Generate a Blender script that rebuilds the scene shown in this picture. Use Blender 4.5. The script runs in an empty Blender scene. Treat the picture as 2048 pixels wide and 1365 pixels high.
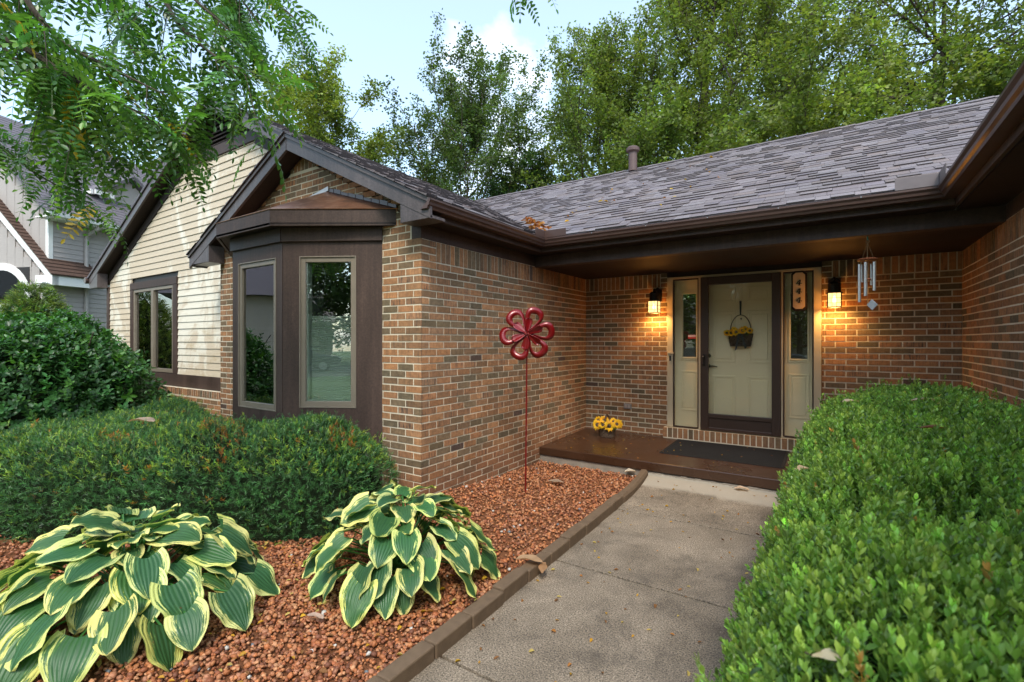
import bpy, math, random
import numpy as np
from mathutils import Vector

SC = bpy.context.scene
COL = SC.collection
RAD = math.radians
PI = math.pi

# ------------------------------------------------------------------ camera, sky, sun, exposure
FPX, YAW, CAMZ = 971.0, 33.39, 1.6
cam_d = bpy.data.cameras.new("camera")
cam = bpy.data.objects.new("camera", cam_d)
COL.objects.link(cam)
cam_d.sensor_width = 36.0
cam_d.lens = FPX / 2048.0 * 36.0
cam_d.clip_start, cam_d.clip_end = 0.05, 900.0
cam.location = (0, 0, CAMZ)
cam.rotation_euler = (RAD(90), 0, RAD(YAW))
cam_d.dof.use_dof = True
cam_d.dof.focus_distance = 5.0
cam_d.dof.aperture_fstop = 5.0
SC.camera = cam

SUN_EL, SUN_AZ = 52.0, 150.0            # azimuth clockwise from +Y
world = bpy.data.worlds.new("World")
SC.world = world
world.use_nodes = True
wt = world.node_tree
wt.nodes.clear()
w_out = wt.nodes.new("ShaderNodeOutputWorld")
w_bg = wt.nodes.new("ShaderNodeBackground")
w_sky = wt.nodes.new("ShaderNodeTexSky")
w_sky.sky_type = 'NISHITA'
w_sky.sun_disc = False
w_sky.sun_elevation = RAD(SUN_EL)
w_sky.sun_rotation = RAD(SUN_AZ)
w_sky.air_density = 1.0
w_sky.dust_density = 1.6
w_sky.ozone_density = 1.2
w_bg.inputs['Strength'].default_value = 0.14
w_tc = wt.nodes.new("ShaderNodeTexCoord")
w_sep = wt.nodes.new("ShaderNodeSeparateXYZ")
wt.links.new(w_tc.outputs['Generated'], w_sep.inputs[0])
w_add = wt.nodes.new("ShaderNodeMath"); w_add.operation = 'ADD'; w_add.inputs[1].default_value = 0.22
wt.links.new(w_sep.outputs['Z'], w_add.inputs[0])
w_max = wt.nodes.new("ShaderNodeMath"); w_max.operation = 'MAXIMUM'; w_max.inputs[1].default_value = 0.05
wt.links.new(w_add.outputs[0], w_max.inputs[0])
w_cmb = wt.nodes.new("ShaderNodeCombineXYZ")
for k in 'XY':
    dv = wt.nodes.new("ShaderNodeMath"); dv.operation = 'DIVIDE'
    wt.links.new(w_sep.outputs[k], dv.inputs[0]); wt.links.new(w_max.outputs[0], dv.inputs[1])
    wt.links.new(dv.outputs[0], w_cmb.inputs[k])
w_n = wt.nodes.new("ShaderNodeTexNoise")
w_n.inputs['Scale'].default_value = 1.5
w_n.inputs['Detail'].default_value = 9.0
w_n.inputs['Roughness'].default_value = 0.55
w_n.inputs['Distortion'].default_value = 0.25
w_map = wt.nodes.new("ShaderNodeMapping")
w_map.inputs['Location'].default_value = (3.1, 1.7, 0.0)
wt.links.new(w_cmb.outputs[0], w_map.inputs[0])
wt.links.new(w_map.outputs[0], w_n.inputs['Vector'])
w_r = wt.nodes.new("ShaderNodeValToRGB")
w_r.color_ramp.elements[0].position = 0.57
w_r.color_ramp.elements[0].color = (0.16, 0.16, 0.16, 1)
w_r.color_ramp.elements[1].position = 0.76
w_r.color_ramp.elements[1].color = (1, 1, 1, 1)
wt.links.new(w_n.outputs['Fac'], w_r.inputs['Fac'])
w_mix = wt.nodes.new("ShaderNodeMixRGB")
w_mix.inputs['Color2'].default_value = (7.6, 7.75, 8.0, 1)
wt.links.new(w_r.outputs['Color'], w_mix.inputs['Fac'])
w_tint = wt.nodes.new("ShaderNodeMixRGB"); w_tint.blend_type = 'MULTIPLY'; w_tint.inputs[0].default_value = 1.0
w_tint.inputs['Color2'].default_value = (1.36, 1.50, 1.40, 1)
wt.links.new(w_sky.outputs['Color'], w_tint.inputs['Color1'])
wt.links.new(w_tint.outputs['Color'], w_mix.inputs['Color1'])
wt.links.new(w_mix.outputs['Color'], w_bg.inputs['Color'])
wt.links.new(w_bg.outputs['Background'], w_out.inputs['Surface'])

sun_d = bpy.data.lights.new("sun", 'SUN')
sun_d.energy = 1.5
sun_d.angle = RAD(14)
sun_d.color = (1.0, 0.95, 0.87)
sun = bpy.data.objects.new("sun", sun_d)
COL.objects.link(sun)
_sv = Vector((math.sin(RAD(SUN_AZ)) * math.cos(RAD(SUN_EL)), math.cos(RAD(SUN_AZ)) * math.cos(RAD(SUN_EL)), math.sin(RAD(SUN_EL))))
sun.rotation_euler = _sv.to_track_quat('Z', 'Y').to_euler()
sun.location = (6, -10, 14)

SC.view_settings.view_transform = 'Standard'
SC.view_settings.look = 'None'
SC.view_settings.gamma = 1.0
SC.view_settings.use_curve_mapping = False
SC.view_settings.exposure = 1.1
SC.cycles.max_bounces = 7
SC.cycles.transparent_max_bounces = 12
SC.cycles.use_denoising = True
SC.cycles.sample_clamp_indirect = 6.0

# ------------------------------------------------------------------ helpers
def tag(o, label=None, cat=None, group=None, kind=None):
    if label: o['label'] = label
    if cat: o['category'] = cat
    if group: o['group'] = group
    if kind: o['kind'] = kind
    return o

def empty(name, loc=(0, 0, 0), label=None, cat=None, group=None, rz=0.0):
    o = bpy.data.objects.new(name, None)
    o.empty_display_size = 0.1
    COL.objects.link(o)
    o.location = loc
    o.rotation_euler = (0, 0, rz)
    return tag(o, label, cat, group)

def link(name, me, parent=None, mats=None, kind=None):
    o = bpy.data.objects.new(name, me)
    COL.objects.link(o)
    if parent is not None: o.parent = parent
    if mats is not None and not me.materials:
        for m in (mats if isinstance(mats, (list, tuple)) else [mats]): me.materials.append(m)
    if kind: o['kind'] = kind
    return o

class MB:
    """collects faces for ONE mesh object"""
    def __init__(s): s.v = []; s.f = []; s.c = []; s.mi = []
    def add(s, vs, fs, col=(1, 1, 1, 1), mi=0):
        b = len(s.v)
        s.v.extend([tuple(p) for p in vs])
        s.c.extend(col if isinstance(col, list) else [col] * len(vs))
        for f in fs: s.f.append(tuple(b + i for i in f)); s.mi.append(mi)
        return s
    def box(s, x0, x1, y0, y1, z0, z1, col=(1, 1, 1, 1), mi=0):
        v = [(x, y, z) for z in (z0, z1) for y in (y0, y1) for x in (x0, x1)]
        return s.add(v, [(0, 2, 3, 1), (4, 5, 7, 6), (0, 1, 5, 4), (2, 6, 7, 3), (0, 4, 6, 2), (1, 3, 7, 5)], col, mi)
    def prism(s, poly, ext, col=(1, 1, 1, 1), mi=0):
        n = len(poly); e = np.array(ext, float)
        a = [np.array(p, float) for p in poly]
        v = a + [p + e for p in a]
        nm = np.zeros(3)
        for i in range(n): nm += np.cross(a[i] - a[0], a[(i + 1) % n] - a[0])
        fl = np.dot(nm, e) > 0
        lo = tuple(range(n)); hi = tuple(range(n, 2 * n))
        fs = [lo[::-1] if fl else lo, hi if fl else hi[::-1]]
        for i in range(n):
            j = (i + 1) % n
            fs.append((i, j, n + j, n + i) if fl else (j, i, n + i, n + j))
        return s.add(v, fs, col, mi)
    def tube(s, path, rad, n=8, col=(1, 1, 1, 1), mi=0, cap=True):
        P = [np.array(p, float) for p in path]; m = len(P)
        R = rad if isinstance(rad, (list, tuple, np.ndarray)) else [rad] * m
        vs = []; prev = None
        for i in range(m):
            t = P[min(i + 1, m - 1)] - P[max(i - 1, 0)]
            t = t / (np.linalg.norm(t) + 1e-9)
            if prev is None:
                a = np.array((0, 0, 1.0)) if abs(t[2]) < 0.9 else np.array((1.0, 0, 0))
            else: a = prev
            x = a - t * np.dot(a, t); x /= (np.linalg.norm(x) + 1e-9)
            y = np.cross(t, x); prev = x
            for k in range(n):
                q = 2 * PI * k / n
                vs.append(P[i] + (x * math.cos(q) + y * math.sin(q)) * R[i])
        fs = []
        for i in range(m - 1):
            for k in range(n):
                k2 = (k + 1) % n
                fs.append((i * n + k, i * n + k2, (i + 1) * n + k2, (i + 1) * n + k))
        if cap: fs += [tuple(range(n))[::-1], tuple(range((m - 1) * n, m * n))]
        return s.add(vs, fs, col, mi)
    def lathe(s, prof, n=20, c=(0, 0, 0), col=(1, 1, 1, 1), mi=0):
        vs = []
        for r, z in prof:
            for k in range(n):
                q = 2 * PI * k / n
                vs.append((c[0] + r * math.cos(q), c[1] + r * math.sin(q), c[2] + z))
        fs = []
        for i in range(len(prof) - 1):
            for k in range(n):
                k2 = (k + 1) % n
                fs.append((i * n + k, i * n + k2, (i + 1) * n + k2, (i + 1) * n + k))
        fs += [tuple(range(n))[::-1], tuple(range((len(prof) - 1) * n, len(prof) * n))]
        return s.add(vs, fs, col, mi)
    def mesh(s, name, mats=None, smooth=False, weld=False):
        me = bpy.data.meshes.new(name)
        me.from_pydata(s.v, [], s.f)
        a = me.color_attributes.new('Col', 'FLOAT_COLOR', 'POINT')
        a.data.foreach_set('color', np.array(s.c, np.float32).ravel())
        if mats is not None:
            for m in (mats if isinstance(mats, (list, tuple)) else [mats]): me.materials.append(m)
        if any(s.mi): me.polygons.foreach_set('material_index', s.mi)
        if smooth: me.polygons.foreach_set('use_smooth', [True] * len(me.polygons))
        me.update()
        return me
    def build(s, name, mats, parent=None, kind=None, smooth=False, bevel=0.0):
        o = link(name, s.mesh(name, mats, smooth), parent, None, kind)
        if bevel:
            m = o.modifiers.new('bevel', 'BEVEL'); m.width = bevel; m.segments = 2; m.limit_method = 'ANGLE'; m.angle_limit = RAD(40)
            m.harden_normals = False
        return o

def np_mesh(name, V, Fq, C, mats, smooth=False, uv=None):
    """V (n,3), Fq list of equal-length faces (m,k), C (n,4)"""
    me = bpy.data.meshes.new(name)
    n, (m, k) = len(V), Fq.shape
    me.vertices.add(n); me.vertices.foreach_set('co', np.ascontiguousarray(V, np.float32).ravel())
    me.loops.add(m * k); me.loops.foreach_set('vertex_index', np.ascontiguousarray(Fq, np.int32).ravel())
    me.polygons.add(m)
    me.polygons.foreach_set('loop_start', np.arange(0, m * k, k, dtype=np.int32))
    try: me.polygons.foreach_set('loop_total', np.full(m, k, np.int32))
    except Exception: pass
    me.update(calc_edges=True)
    a = me.color_attributes.new('Col', 'FLOAT_COLOR', 'POINT')
    a.data.foreach_set('color', np.ascontiguousarray(C, np.float32).ravel())
    if uv is not None:
        u = me.uv_layers.new(name='UVMap')
        u.data.foreach_set('uv', np.ascontiguousarray(uv[Fq.ravel()], np.float32).ravel())
    if smooth: me.polygons.foreach_set('use_smooth', np.ones(m, bool))
    for mm in (mats if isinstance(mats, (list, tuple)) else [mats]): me.materials.append(mm)
    me.validate()
    return me

rng = np.random.default_rng(7)
random.seed(7)

def unit(a): return a / (np.linalg.norm(a, axis=-1, keepdims=True) + 1e-9)

def basis(D, twist=None, r=rng):
    """rotation matrices whose local Z follows D"""
    D = unit(D); n = len(D)
    a = np.where(np.abs(D[:, 2:3]) < 0.9, np.array([[0, 0, 1.0]]), np.array([[1.0, 0, 0]]))
    X = unit(np.cross(a, D)); Y = np.cross(D, X)
    t = r.uniform(0, 2 * PI, n) if twist is None else twist
    c, s_ = np.cos(t)[:, None], np.sin(t)[:, None]
    X2 = X * c + Y * s_; Y2 = -X * s_ + Y * c
    return np.stack([X2, Y2, D], axis=2)

def scatter(name, tmpls, P, R, S, C, mats, parent=None, kind=None, smooth=False, r=rng, idx=None):
    """place copies of the template sprigs (V, F quads, shade) at P with rotation R, size S, colour C - one mesh"""
    idx = r.integers(0, len(tmpls), len(P)) if idx is None else idx
    VV, FF, CC = [], [], []; off = 0
    for t, (tv, tf, tc) in enumerate(tmpls):
        q = np.where(idx == t)[0]
        if not len(q): continue
        v = np.einsum('nij,vj->nvi', R[q], tv) * S[q][:, None, None] + P[q][:, None, :]
        c = np.empty((len(q), len(tv), 4)); c[:, :, 3] = 1
        c[:, :, :3] = C[q][:, None, :3] * tc[None, :, :]
        f = tf[None] + (np.arange(len(q)) * len(tv))[:, None, None] + off
        VV.append(v.reshape(-1, 3)); FF.append(f.reshape(-1, tf.shape[1])); CC.append(c.reshape(-1, 4))
        off += len(q) * len(tv)
    me = np_mesh(name, np.concatenate(VV), np.concatenate(FF), np.concatenate(CC), mats, smooth)
    return link(name, me, parent, None, kind)

# ------------------------------------------------------------------ materials
class NT:
    def __init__(s, name):
        s.m = bpy.data.materials.new(name); s.m.use_nodes = True
        s.t = s.m.node_tree; s.t.nodes.clear()
        s.out = s.n('ShaderNodeOutputMaterial')
    def n(s, typ, **kw):
        o = s.t.nodes.new(typ)
        for k, v in kw.items(): setattr(o, k, v)
        return o
    def l(s, a, b): s.t.links.new(a, b)
    def val(s, sock, v):
        if hasattr(v, 'is_output') or isinstance(v, bpy.types.NodeSocket): s.l(v, sock)
        else: sock.default_value = v
    def math(s, op, a, b=0.0, clamp=False):
        o = s.n('ShaderNodeMath', operation=op, use_clamp=clamp); s.val(o.inputs[0], a); s.val(o.inputs[1], b); return o.outputs[0]
    def mix(s, f, a, b, blend='MIX'):
        o = s.n('ShaderNodeMixRGB', blend_type=blend); s.val(o.inputs[0], f)
        s.val(o.inputs[1], a if not isinstance(a, tuple) else rgba(a)); s.val(o.inputs[2], b if not isinstance(b, tuple) else rgba(b)); return o.outputs[0]
    def pos(s, scale=(1, 1, 1), loc=(0, 0, 0)):
        tc = s.n('ShaderNodeTexCoord'); mp = s.n('ShaderNodeMapping')
        mp.inputs['Scale'].default_value = scale; mp.inputs['Location'].default_value = loc
        s.l(tc.outputs['Object'], mp.inputs[0]); return mp.outputs[0]
    def noise(s, vec, scale, detail=3.0, rough=0.55, dist=0.0):
        o = s.n('ShaderNodeTexNoise'); s.l(vec, o.inputs['Vector'])
        o.inputs['Scale'].default_value = scale; o.inputs['Detail'].default_value = detail
        o.inputs['Roughness'].default_value = rough; o.inputs['Distortion'].default_value = dist
        return o.outputs['Fac']
    def ramp(s, f, *stops):
        o = s.n('ShaderNodeValToRGB'); e = o.color_ramp.elements
        while len(e) < len(stops): e.new(0.5)
        for i, (p, c) in enumerate(stops):
            e[i].position = p; e[i].color = rgba(c if isinstance(c, tuple) else (c, c, c))
        s.l(f, o.inputs[0]); return o.outputs[0]
    def attr(s, name='Col'):
        o = s.n('ShaderNodeAttribute', attribute_name=name); return o
    def bump(s, h, strength=0.3, dist=0.01, normal=None):
        o = s.n('ShaderNodeBump'); o.inputs['Strength'].default_value = strength; o.inputs['Distance'].default_value = dist
        s.l(h, o.inputs['Height'])
        if normal is not None: s.l(normal, o.inputs['Normal'])
        return o.outputs[0]
    def bsdf(s, color, rough=0.6, spec=0.5, metal=0.0, normal=None, coat=0.0, emit=None, es=0.0, coatr=0.15):
        o = s.n('ShaderNodeBsdfPrincipled')
        s.val(o.inputs['Base Color'], rgba(color) if isinstance(color, tuple) else color)
        s.val(o.inputs['Roughness'], rough); o.inputs['Specular IOR Level'].default_value = spec
        o.inputs['Metallic'].default_value = metal
        if normal is not None: s.l(normal, o.inputs['Normal'])
        if coat: s.val(o.inputs['Coat Weight'], coat); o.inputs['Coat Roughness'].default_value = coatr
        if emit: o.inputs['Emission Color'].default_value = rgba(emit); o.inputs['Emission Strength'].default_value = es
        return o.outputs[0]
    def end(s, sh): s.l(sh, s.out.inputs['Surface']); return s.m

def rgba(c): return (c[0], c[1], c[2], c[3] if len(c) > 3 else 1.0)

def mat(name, color, rough=0.6, spec=0.4, var=0.25, ns=6.0, stretch=(1, 1, 1), bump=0.0, bs=40.0, bd=0.004, attr=False, metal=0.0, coat=0.0, rv=0.0, detail=4.0):
    """general weathered surface: base colour (or vertex colour) varied by noise, with a fine bump"""
    k = NT(name)
    p = k.pos(stretch)
    n1 = k.noise(p, ns, detail)
    f = k.math('ADD', k.math('MULTIPLY', k.math('SUBTRACT', n1, 0.5), 2.0 * var), 1.0)
    base = k.attr().outputs['Color'] if attr else color
    cm = k.n('ShaderNodeMixRGB', blend_type='MULTIPLY'); cm.inputs[0].default_value = 1.0
    k.val(cm.inputs[1], base if attr else rgba(base))
    cf = k.n('ShaderNodeCombineXYZ'); [k.l(f, cf.inputs[i]) for i in range(3)]
    k.l(cf.outputs[0], cm.inputs[2])
    nrm = None
    if bump:
        nb = k.noise(k.pos(stretch), bs, 4.0)
        nrm = k.bump(nb, bump, bd)
    r = rough
    if rv: r = k.math('ADD', rough, k.math('MULTIPLY', k.math('SUBTRACT', n1, 0.5), rv), True)
    return k.end(k.bsdf(cm.outputs[0], r, spec, metal, nrm, coat))

def leaf_mat(name, rough=0.42, trans=0.3, spec=0.5, tint=(1.0, 1.0, 0.55), coat=0.0):
    k = NT(name)
    a = k.attr().outputs['Color']
    n1 = k.noise(k.pos(), 9.0, 2.0)
    col = k.mix(1.0, a, k.ramp(n1, (0.3, 0.8), (0.7, 1.2)), 'MULTIPLY')
    pb = k.bsdf(col, rough, spec, coat=coat)
    tr = k.n('ShaderNodeBsdfTranslucent')
    k.l(k.mix(1.0, col, (1.5 * tint[0], 1.6 * tint[1], 1.2 * tint[2]), 'MULTIPLY'), tr.inputs[0])
    mx = k.n('ShaderNodeMixShader'); mx.inputs[0].default_value = trans
    k.l(pb, mx.inputs[1]); k.l(tr.outputs[0], mx.inputs[2])
    return k.end(mx.outputs[0])

def glass_mat(name, refl=0.16, tint=(0.93, 0.97, 0.94)):
    k = NT(name)
    tr = k.n('ShaderNodeBsdfTransparent'); tr.inputs[0].default_value = rgba(tint)
    gl = k.n('ShaderNodeBsdfGlossy'); gl.inputs['Roughness'].default_value = 0.0
    gl.inputs[0].default_value = (1, 1, 1, 1)
    nb = k.bump(k.noise(k.pos(), 2.2, 1.0), 0.05, 0.01); k.l(nb, gl.inputs['Normal'])
    fr = k.n('ShaderNodeFresnel'); fr.inputs[0].default_value = 1.5
    fac = k.math('ADD', k.math('MULTIPLY', fr.outputs[0], 1.0 if refl else 0.4), refl, True)
    mx = k.n('ShaderNodeMixShader'); k.l(fac, mx.inputs[0]); k.l(tr.outputs[0], mx.inputs[1]); k.l(gl.outputs[0], mx.inputs[2])
    return k.end(mx.outputs[0])

def brick_mat():
    k = NT('brick_clay')
    a = k.attr(); col = a.outputs['Color']; al = a.outputs['Alpha']
    st = k.noise(k.pos((1, 1, 0.09)), 70.0, 3.0, 0.6)
    stk = k.math('MULTIPLY', k.ramp(st, (0.50, 0.0), (0.63, 1.0)), al)
    c1 = k.mix(k.math('MULTIPLY', stk, 0.8), col, (0.055, 0.042, 0.036))
    n1 = k.noise(k.pos(), 26.0, 5.0, 0.65)
    c2 = k.mix(1.0, c1, k.ramp(n1, (0.25, 0.68), (0.75, 1.3)), 'MULTIPLY')
    big = k.noise(k.pos(), 1.1, 3.0)
    c3 = k.mix(1.0, c2, k.ramp(big, (0.3, 0.86), (0.7, 1.12)), 'MULTIPLY')
    nf = k.noise(k.pos((1, 1, 0.35)), 130.0, 3.0, 0.7)
    pit = k.ramp(nf, (0.28, 0.35), (0.40, 1.0))
    c4 = k.mix(1.0, c3, pit, 'MULTIPLY')
    sz = k.n('ShaderNodeSeparateXYZ'); k.l(k.pos(), sz.inputs[0])
    spl = k.math('SUBTRACT', k.math('ADD', 0.30, k.math('MULTIPLY', big, 0.35)), sz.outputs['Z'])
    c4 = k.mix(k.ramp(spl, (0.0, 0.0), (0.25, 0.55)), c4, (0.20, 0.090, 0.050))      # red dust splashed up from the bed
    nb = k.bump(nf, 0.55, 0.004)
    return k.end(k.bsdf(c4, 0.82, 0.25, normal=nb))

def stain_siding():
    k = NT('cream_siding')
    p = k.pos()
    grain = k.noise(k.pos((0.6, 1, 9)), 14.0, 4.0)
    base = k.mix(1.0, (0.55, 0.45, 0.325), k.ramp(grain, (0.25, 0.86), (0.75, 1.08)), 'MULTIPLY')
    m1 = k.ramp(k.noise(k.pos((0.8, 1, 0.55)), 1.15, 6.0, 0.72, 0.6), (0.50, 0.0), (0.57, 0.85))
    c1 = k.mix(m1, base, (0.70, 0.65, 0.54))                     # washed patches
    m2 = k.ramp(k.noise(k.pos((1.2, 1, 2.4), (4, 0, 2)), 2.0, 6.0, 0.7), (0.52, 0.0), (0.68, 0.6))
    sx = k.n('ShaderNodeSeparateXYZ'); k.l(p, sx.inputs[0])
    low = k.ramp(k.math('MULTIPLY', k.math('SUBTRACT', 2.5, sx.outputs['Z']), 0.8), (0.1, 0.0), (0.7, 1.0))
    c2 = k.mix(k.math('MULTIPLY', m2, low), c1, (0.36, 0.25, 0.11))      # rusty algae stains low on the wall
    nb = k.bump(grain, 0.15, 0.003)
    return k.end(k.bsdf(c2, 0.55, 0.4, normal=nb))

def hosta_mat():
    k = NT('hosta_leaf_variegated')
    uv = k.n('ShaderNodeUVMap'); sx = k.n('ShaderNodeSeparateXYZ'); k.l(uv.outputs[0], sx.inputs[0])
    s_, v_ = sx.outputs['X'], sx.outputs['Y']        # s in 0..1 across, v along
    sa = k.math('ABSOLUTE', k.math('SUBTRACT', k.math('MULTIPLY', s_, 2.0), 1.0))
    rnd = k.attr().outputs['Alpha']
    cv = k.n('ShaderNodeCombineXYZ'); k.l(k.math('MULTIPLY', s_, 16.0), cv.inputs[0]); k.l(k.math('MULTIPLY', v_, 1.6), cv.inputs[1]); k.l(k.math('MULTIPLY', rnd, 37.0), cv.inputs[2])
    st = k.noise(cv.outputs[0], 1.5, 4.0, 0.7)
    cv2 = k.n('ShaderNodeCombineXYZ'); k.l(k.math('MULTIPLY', s_, 3.0), cv2.inputs[0]); k.l(k.math('MULTIPLY', v_, 1.5), cv2.inputs[1]); k.l(k.math('MULTIPLY', rnd, 21.0), cv2.inputs[2])
    lo = k.noise(cv2.outputs[0], 1.2, 2.0)
    tip = k.math('MULTIPLY', k.math('SUBTRACT', v_, 0.70, True), 1.25)
    e = k.math('ADD', k.math('ADD', sa, tip), k.math('ADD', k.math('MULTIPLY', k.math('SUBTRACT', st, 0.5), 1.7), k.math('MULTIPLY', k.math('SUBTRACT', lo, 0.5), 1.0)))
    m = k.ramp(e, (0.69, 0.0), (0.73, 1.0))
    me = k.ramp(e, (0.45, 0.0), (0.62, 1.0))
    cv3 = k.n('ShaderNodeCombineXYZ'); k.l(k.math('MULTIPLY', s_, 30.0), cv3.inputs[0]); k.l(v_, cv3.inputs[1])
    fine = k.noise(cv3.outputs[0], 1.3, 3.0)
    g = k.mix(fine, (0.014, 0.062, 0.028), (0.055, 0.150, 0.050))
    g2 = k.mix(k.math('MULTIPLY', me, 0.35), g, (0.14, 0.26, 0.07))
    cr = k.mix(fine, (0.50, 0.52, 0.13), (0.70, 0.68, 0.30))
    col = k.mix(m, g2, cr)
    a = k.attr().outputs['Color']
    col = k.mix(1.0, col, a, 'MULTIPLY')
    hole = k.noise(k.pos(), 19.0, 5.0, 0.7)
    col = k.mix(k.ramp(hole, (0.685, 0.0), (0.71, 0.85)), col, (0.13, 0.065, 0.022))      # slug marks and browned spots
    ribs = k.math('SINE', k.math('MULTIPLY', s_, 2 * PI * 11.0))
    nb = k.bump(ribs, 0.30, 0.004)
    drops = k.n('ShaderNodeTexVoronoi'); drops.inputs['Scale'].default_value = 85.0; k.l(k.pos(), drops.inputs['Vector'])
    nb2 = k.bump(k.ramp(drops.outputs['Distance'], (0.0, 1.0), (0.22, 0.0)), 0.25, 0.003, nb)
    pb = k.bsdf(col, 0.42, 0.4, normal=nb2)
    tr = k.n('ShaderNodeBsdfTranslucent'); k.l(k.mix(1.0, col, (1.3, 1.5, 0.7), 'MULTIPLY'), tr.inputs[0])
    mx = k.n('ShaderNodeMixShader'); mx.inputs[0].default_value = 0.22
    k.l(pb, mx.inputs[1]); k.l(tr.outputs[0], mx.inputs[2])
    return k.end(mx.outputs[0])

def concrete_mat():
    k = NT('walk_concrete')
    sp = k.noise(k.pos(), 120.0, 4.0, 0.85)
    big = k.noise(k.pos((1, 0.8, 1)), 2.1, 6.0, 0.65, 0.4)
    c = k.mix(k.ramp(big, (0.32, 0.0), (0.66, 1.0)), (0.098, 0.076, 0.054), (0.215, 0.170, 0.124))
    c = k.mix(1.0, c, k.ramp(sp, (0.38, 0.15), (0.48, 0.95), (0.60, 2.1)), 'MULTIPLY')
    dk = k.noise(k.pos((1, 1, 1), (3, 5, 0)), 2.2, 9.0, 0.78, 0.3)
    c = k.mix(k.ramp(dk, (0.50, 0.0), (0.66, 0.62)), c, (0.055, 0.044, 0.034))
    sx = k.n('ShaderNodeSeparateXYZ'); k.l(k.pos(), sx.inputs[0])
    wv = k.math('ADD', sx.outputs['Y'], k.math('MULTIPLY', k.math('SUBTRACT', big, 0.5), 0.35))
    c = k.mix(k.ramp(k.math('MULTIPLY', wv, 0.1), (0.487, 0.0), (0.494, 0.85)), c, (0.36, 0.315, 0.25))   # paler patched strip by the porch
    chips = k.n('ShaderNodeTexVoronoi'); chips.inputs['Scale'].default_value = 42.0; k.l(k.pos(), chips.inputs['Vector'])
    c = k.mix(k.ramp(chips.outputs['Distance'], (0.05, 0.8), (0.10, 0.0)), c, (0.50, 0.45, 0.38))
    nb = k.bump(sp, 0.5, 0.004)
    return k.end(k.bsdf(c, 0.72, 0.35, normal=nb))

def copper_mat():
    k = NT('weathered_copper')
    n1 = k.noise(k.pos((1, 1, 2)), 5.0, 6.0, 0.7, 0.8)
    c = k.ramp(n1, (0.3, (0.16, 0.10, 0.075)), (0.5, (0.36, 0.17, 0.10)), (0.7, (0.52, 0.33, 0.23)))
    return k.end(k.bsdf(c, 0.33, 0.5, metal=0.75, normal=k.bump(n1, 0.15, 0.01)))

def shingle_mat():
    k = NT('asphalt_shingle')
    a = k.attr().outputs['Color']
    g = k.noise(k.pos(), 260.0, 2.0, 0.8)
    c = k.mix(1.0, a, k.ramp(g, (0.3, 0.55), (0.7, 1.45)), 'MULTIPLY')
    b = k.noise(k.pos((1, 1, 1)), 0.9, 4.0)
    c = k.mix(1.0, c, k.ramp(b, (0.3, 0.85), (0.7, 1.15)), 'MULTIPLY')
    return k.end(k.bsdf(c, 0.5, 0.45, normal=k.bump(g, 0.4, 0.003)))

def paint_mat(name, col, rough=0.42, drip=True):
    """rough-sawn boards under damp brown paint"""
    k = NT(name)
    g = k.noise(k.pos((1, 1, 1)), 55.0, 5.0, 0.7)
    w = k.noise(k.pos((1, 1, 0.4)), 2.3, 4.0, 0.6)
    c = k.mix(1.0, rgba(col), k.ramp(w, (0.3, 0.7), (0.7, 1.38)), 'MULTIPLY')
    c = k.mix(1.0, c, k.ramp(g, (0.3, 0.75), (0.7, 1.25)), 'MULTIPLY')
    dr = k.noise(k.pos((1, 1, 0.06)), 26.0, 3.0, 0.6)
    c = k.mix(1.0, c, k.ramp(dr, (0.35, 0.82), (0.6, 1.0), (0.75, 1.22)), 'MULTIPLY')
    r = k.math('ADD', rough - 0.12, k.math('MULTIPLY', w, 0.24))
    return k.end(k.bsdf(c, r, 0.32, normal=k.bump(g, 0.35, 0.004)))

M = {}
M['brick'] = brick_mat()
M['mortar'] = mat('mortar_joint', (0.62, 0.54, 0.41), 0.9, 0.2, 0.15, 9, bump=0.3, bs=120)
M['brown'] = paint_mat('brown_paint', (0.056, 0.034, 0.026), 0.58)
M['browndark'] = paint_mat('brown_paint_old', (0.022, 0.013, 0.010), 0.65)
M['gutter'] = mat('gutter_metal', (0.075, 0.042, 0.034), 0.34, 0.5, 0.2, 4, rv=0.2)
M['grayrake'] = paint_mat('rake_paint', (0.085, 0.068, 0.066), 0.38)
M['shingle'] = shingle_mat()
M['cream'] = stain_siding()
M['trimcream'] = mat('cream_trim', (0.50, 0.41, 0.28), 0.5, 0.4, 0.1, 5)
M['doorcream'] = mat('cream_door', (0.82, 0.68, 0.44), 0.45, 0.4, 0.06, 3)
M['tanframe'] = mat('tan_window_frame', (0.19, 0.155, 0.115), 0.42, 0.45, 0.15, 8)
M['stormbrown'] = mat('storm_door_metal', (0.048, 0.026, 0.019), 0.36, 0.5, 0.12, 5)
M['darkline'] = mat('dark_gasket', (0.022, 0.016, 0.013), 0.5, 0.4, 0.1, 5)
M['glass'] = glass_mat('window_glass', 0.14)
M['stormglass'] = glass_mat('storm_glass', 0.0, (1.0, 1.0, 0.98))
M['interior'] = mat('room_wall', (0.16, 0.11, 0.07), 0.9, 0.1, 0.2, 2)
M['blind'] = mat('cellular_shade', (0.62, 0.66, 0.60), 0.8, 0.2, 0.08, 6)
M['copper'] = copper_mat()
M['flash'] = mat('lead_flashing', (0.42, 0.38, 0.35), 0.35, 0.5, 0.3, 8, metal=0.6)
M['porch'] = mat('porch_paint', (0.046, 0.020, 0.010), 0.30, 0.5, 0.3, 2.0, bump=0.12, bs=30, rv=0.35)
M['concraw'] = mat('rough_concrete', (0.24, 0.20, 0.16), 0.85, 0.2, 0.45, 9, bump=0.6, bs=60)
M['walk'] = concrete_mat()
M['curb'] = mat('edging_concrete', (0.125, 0.082, 0.050), 0.78, 0.3, 0.35, 18, bump=0.6, bs=220, bd=0.003)
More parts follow.
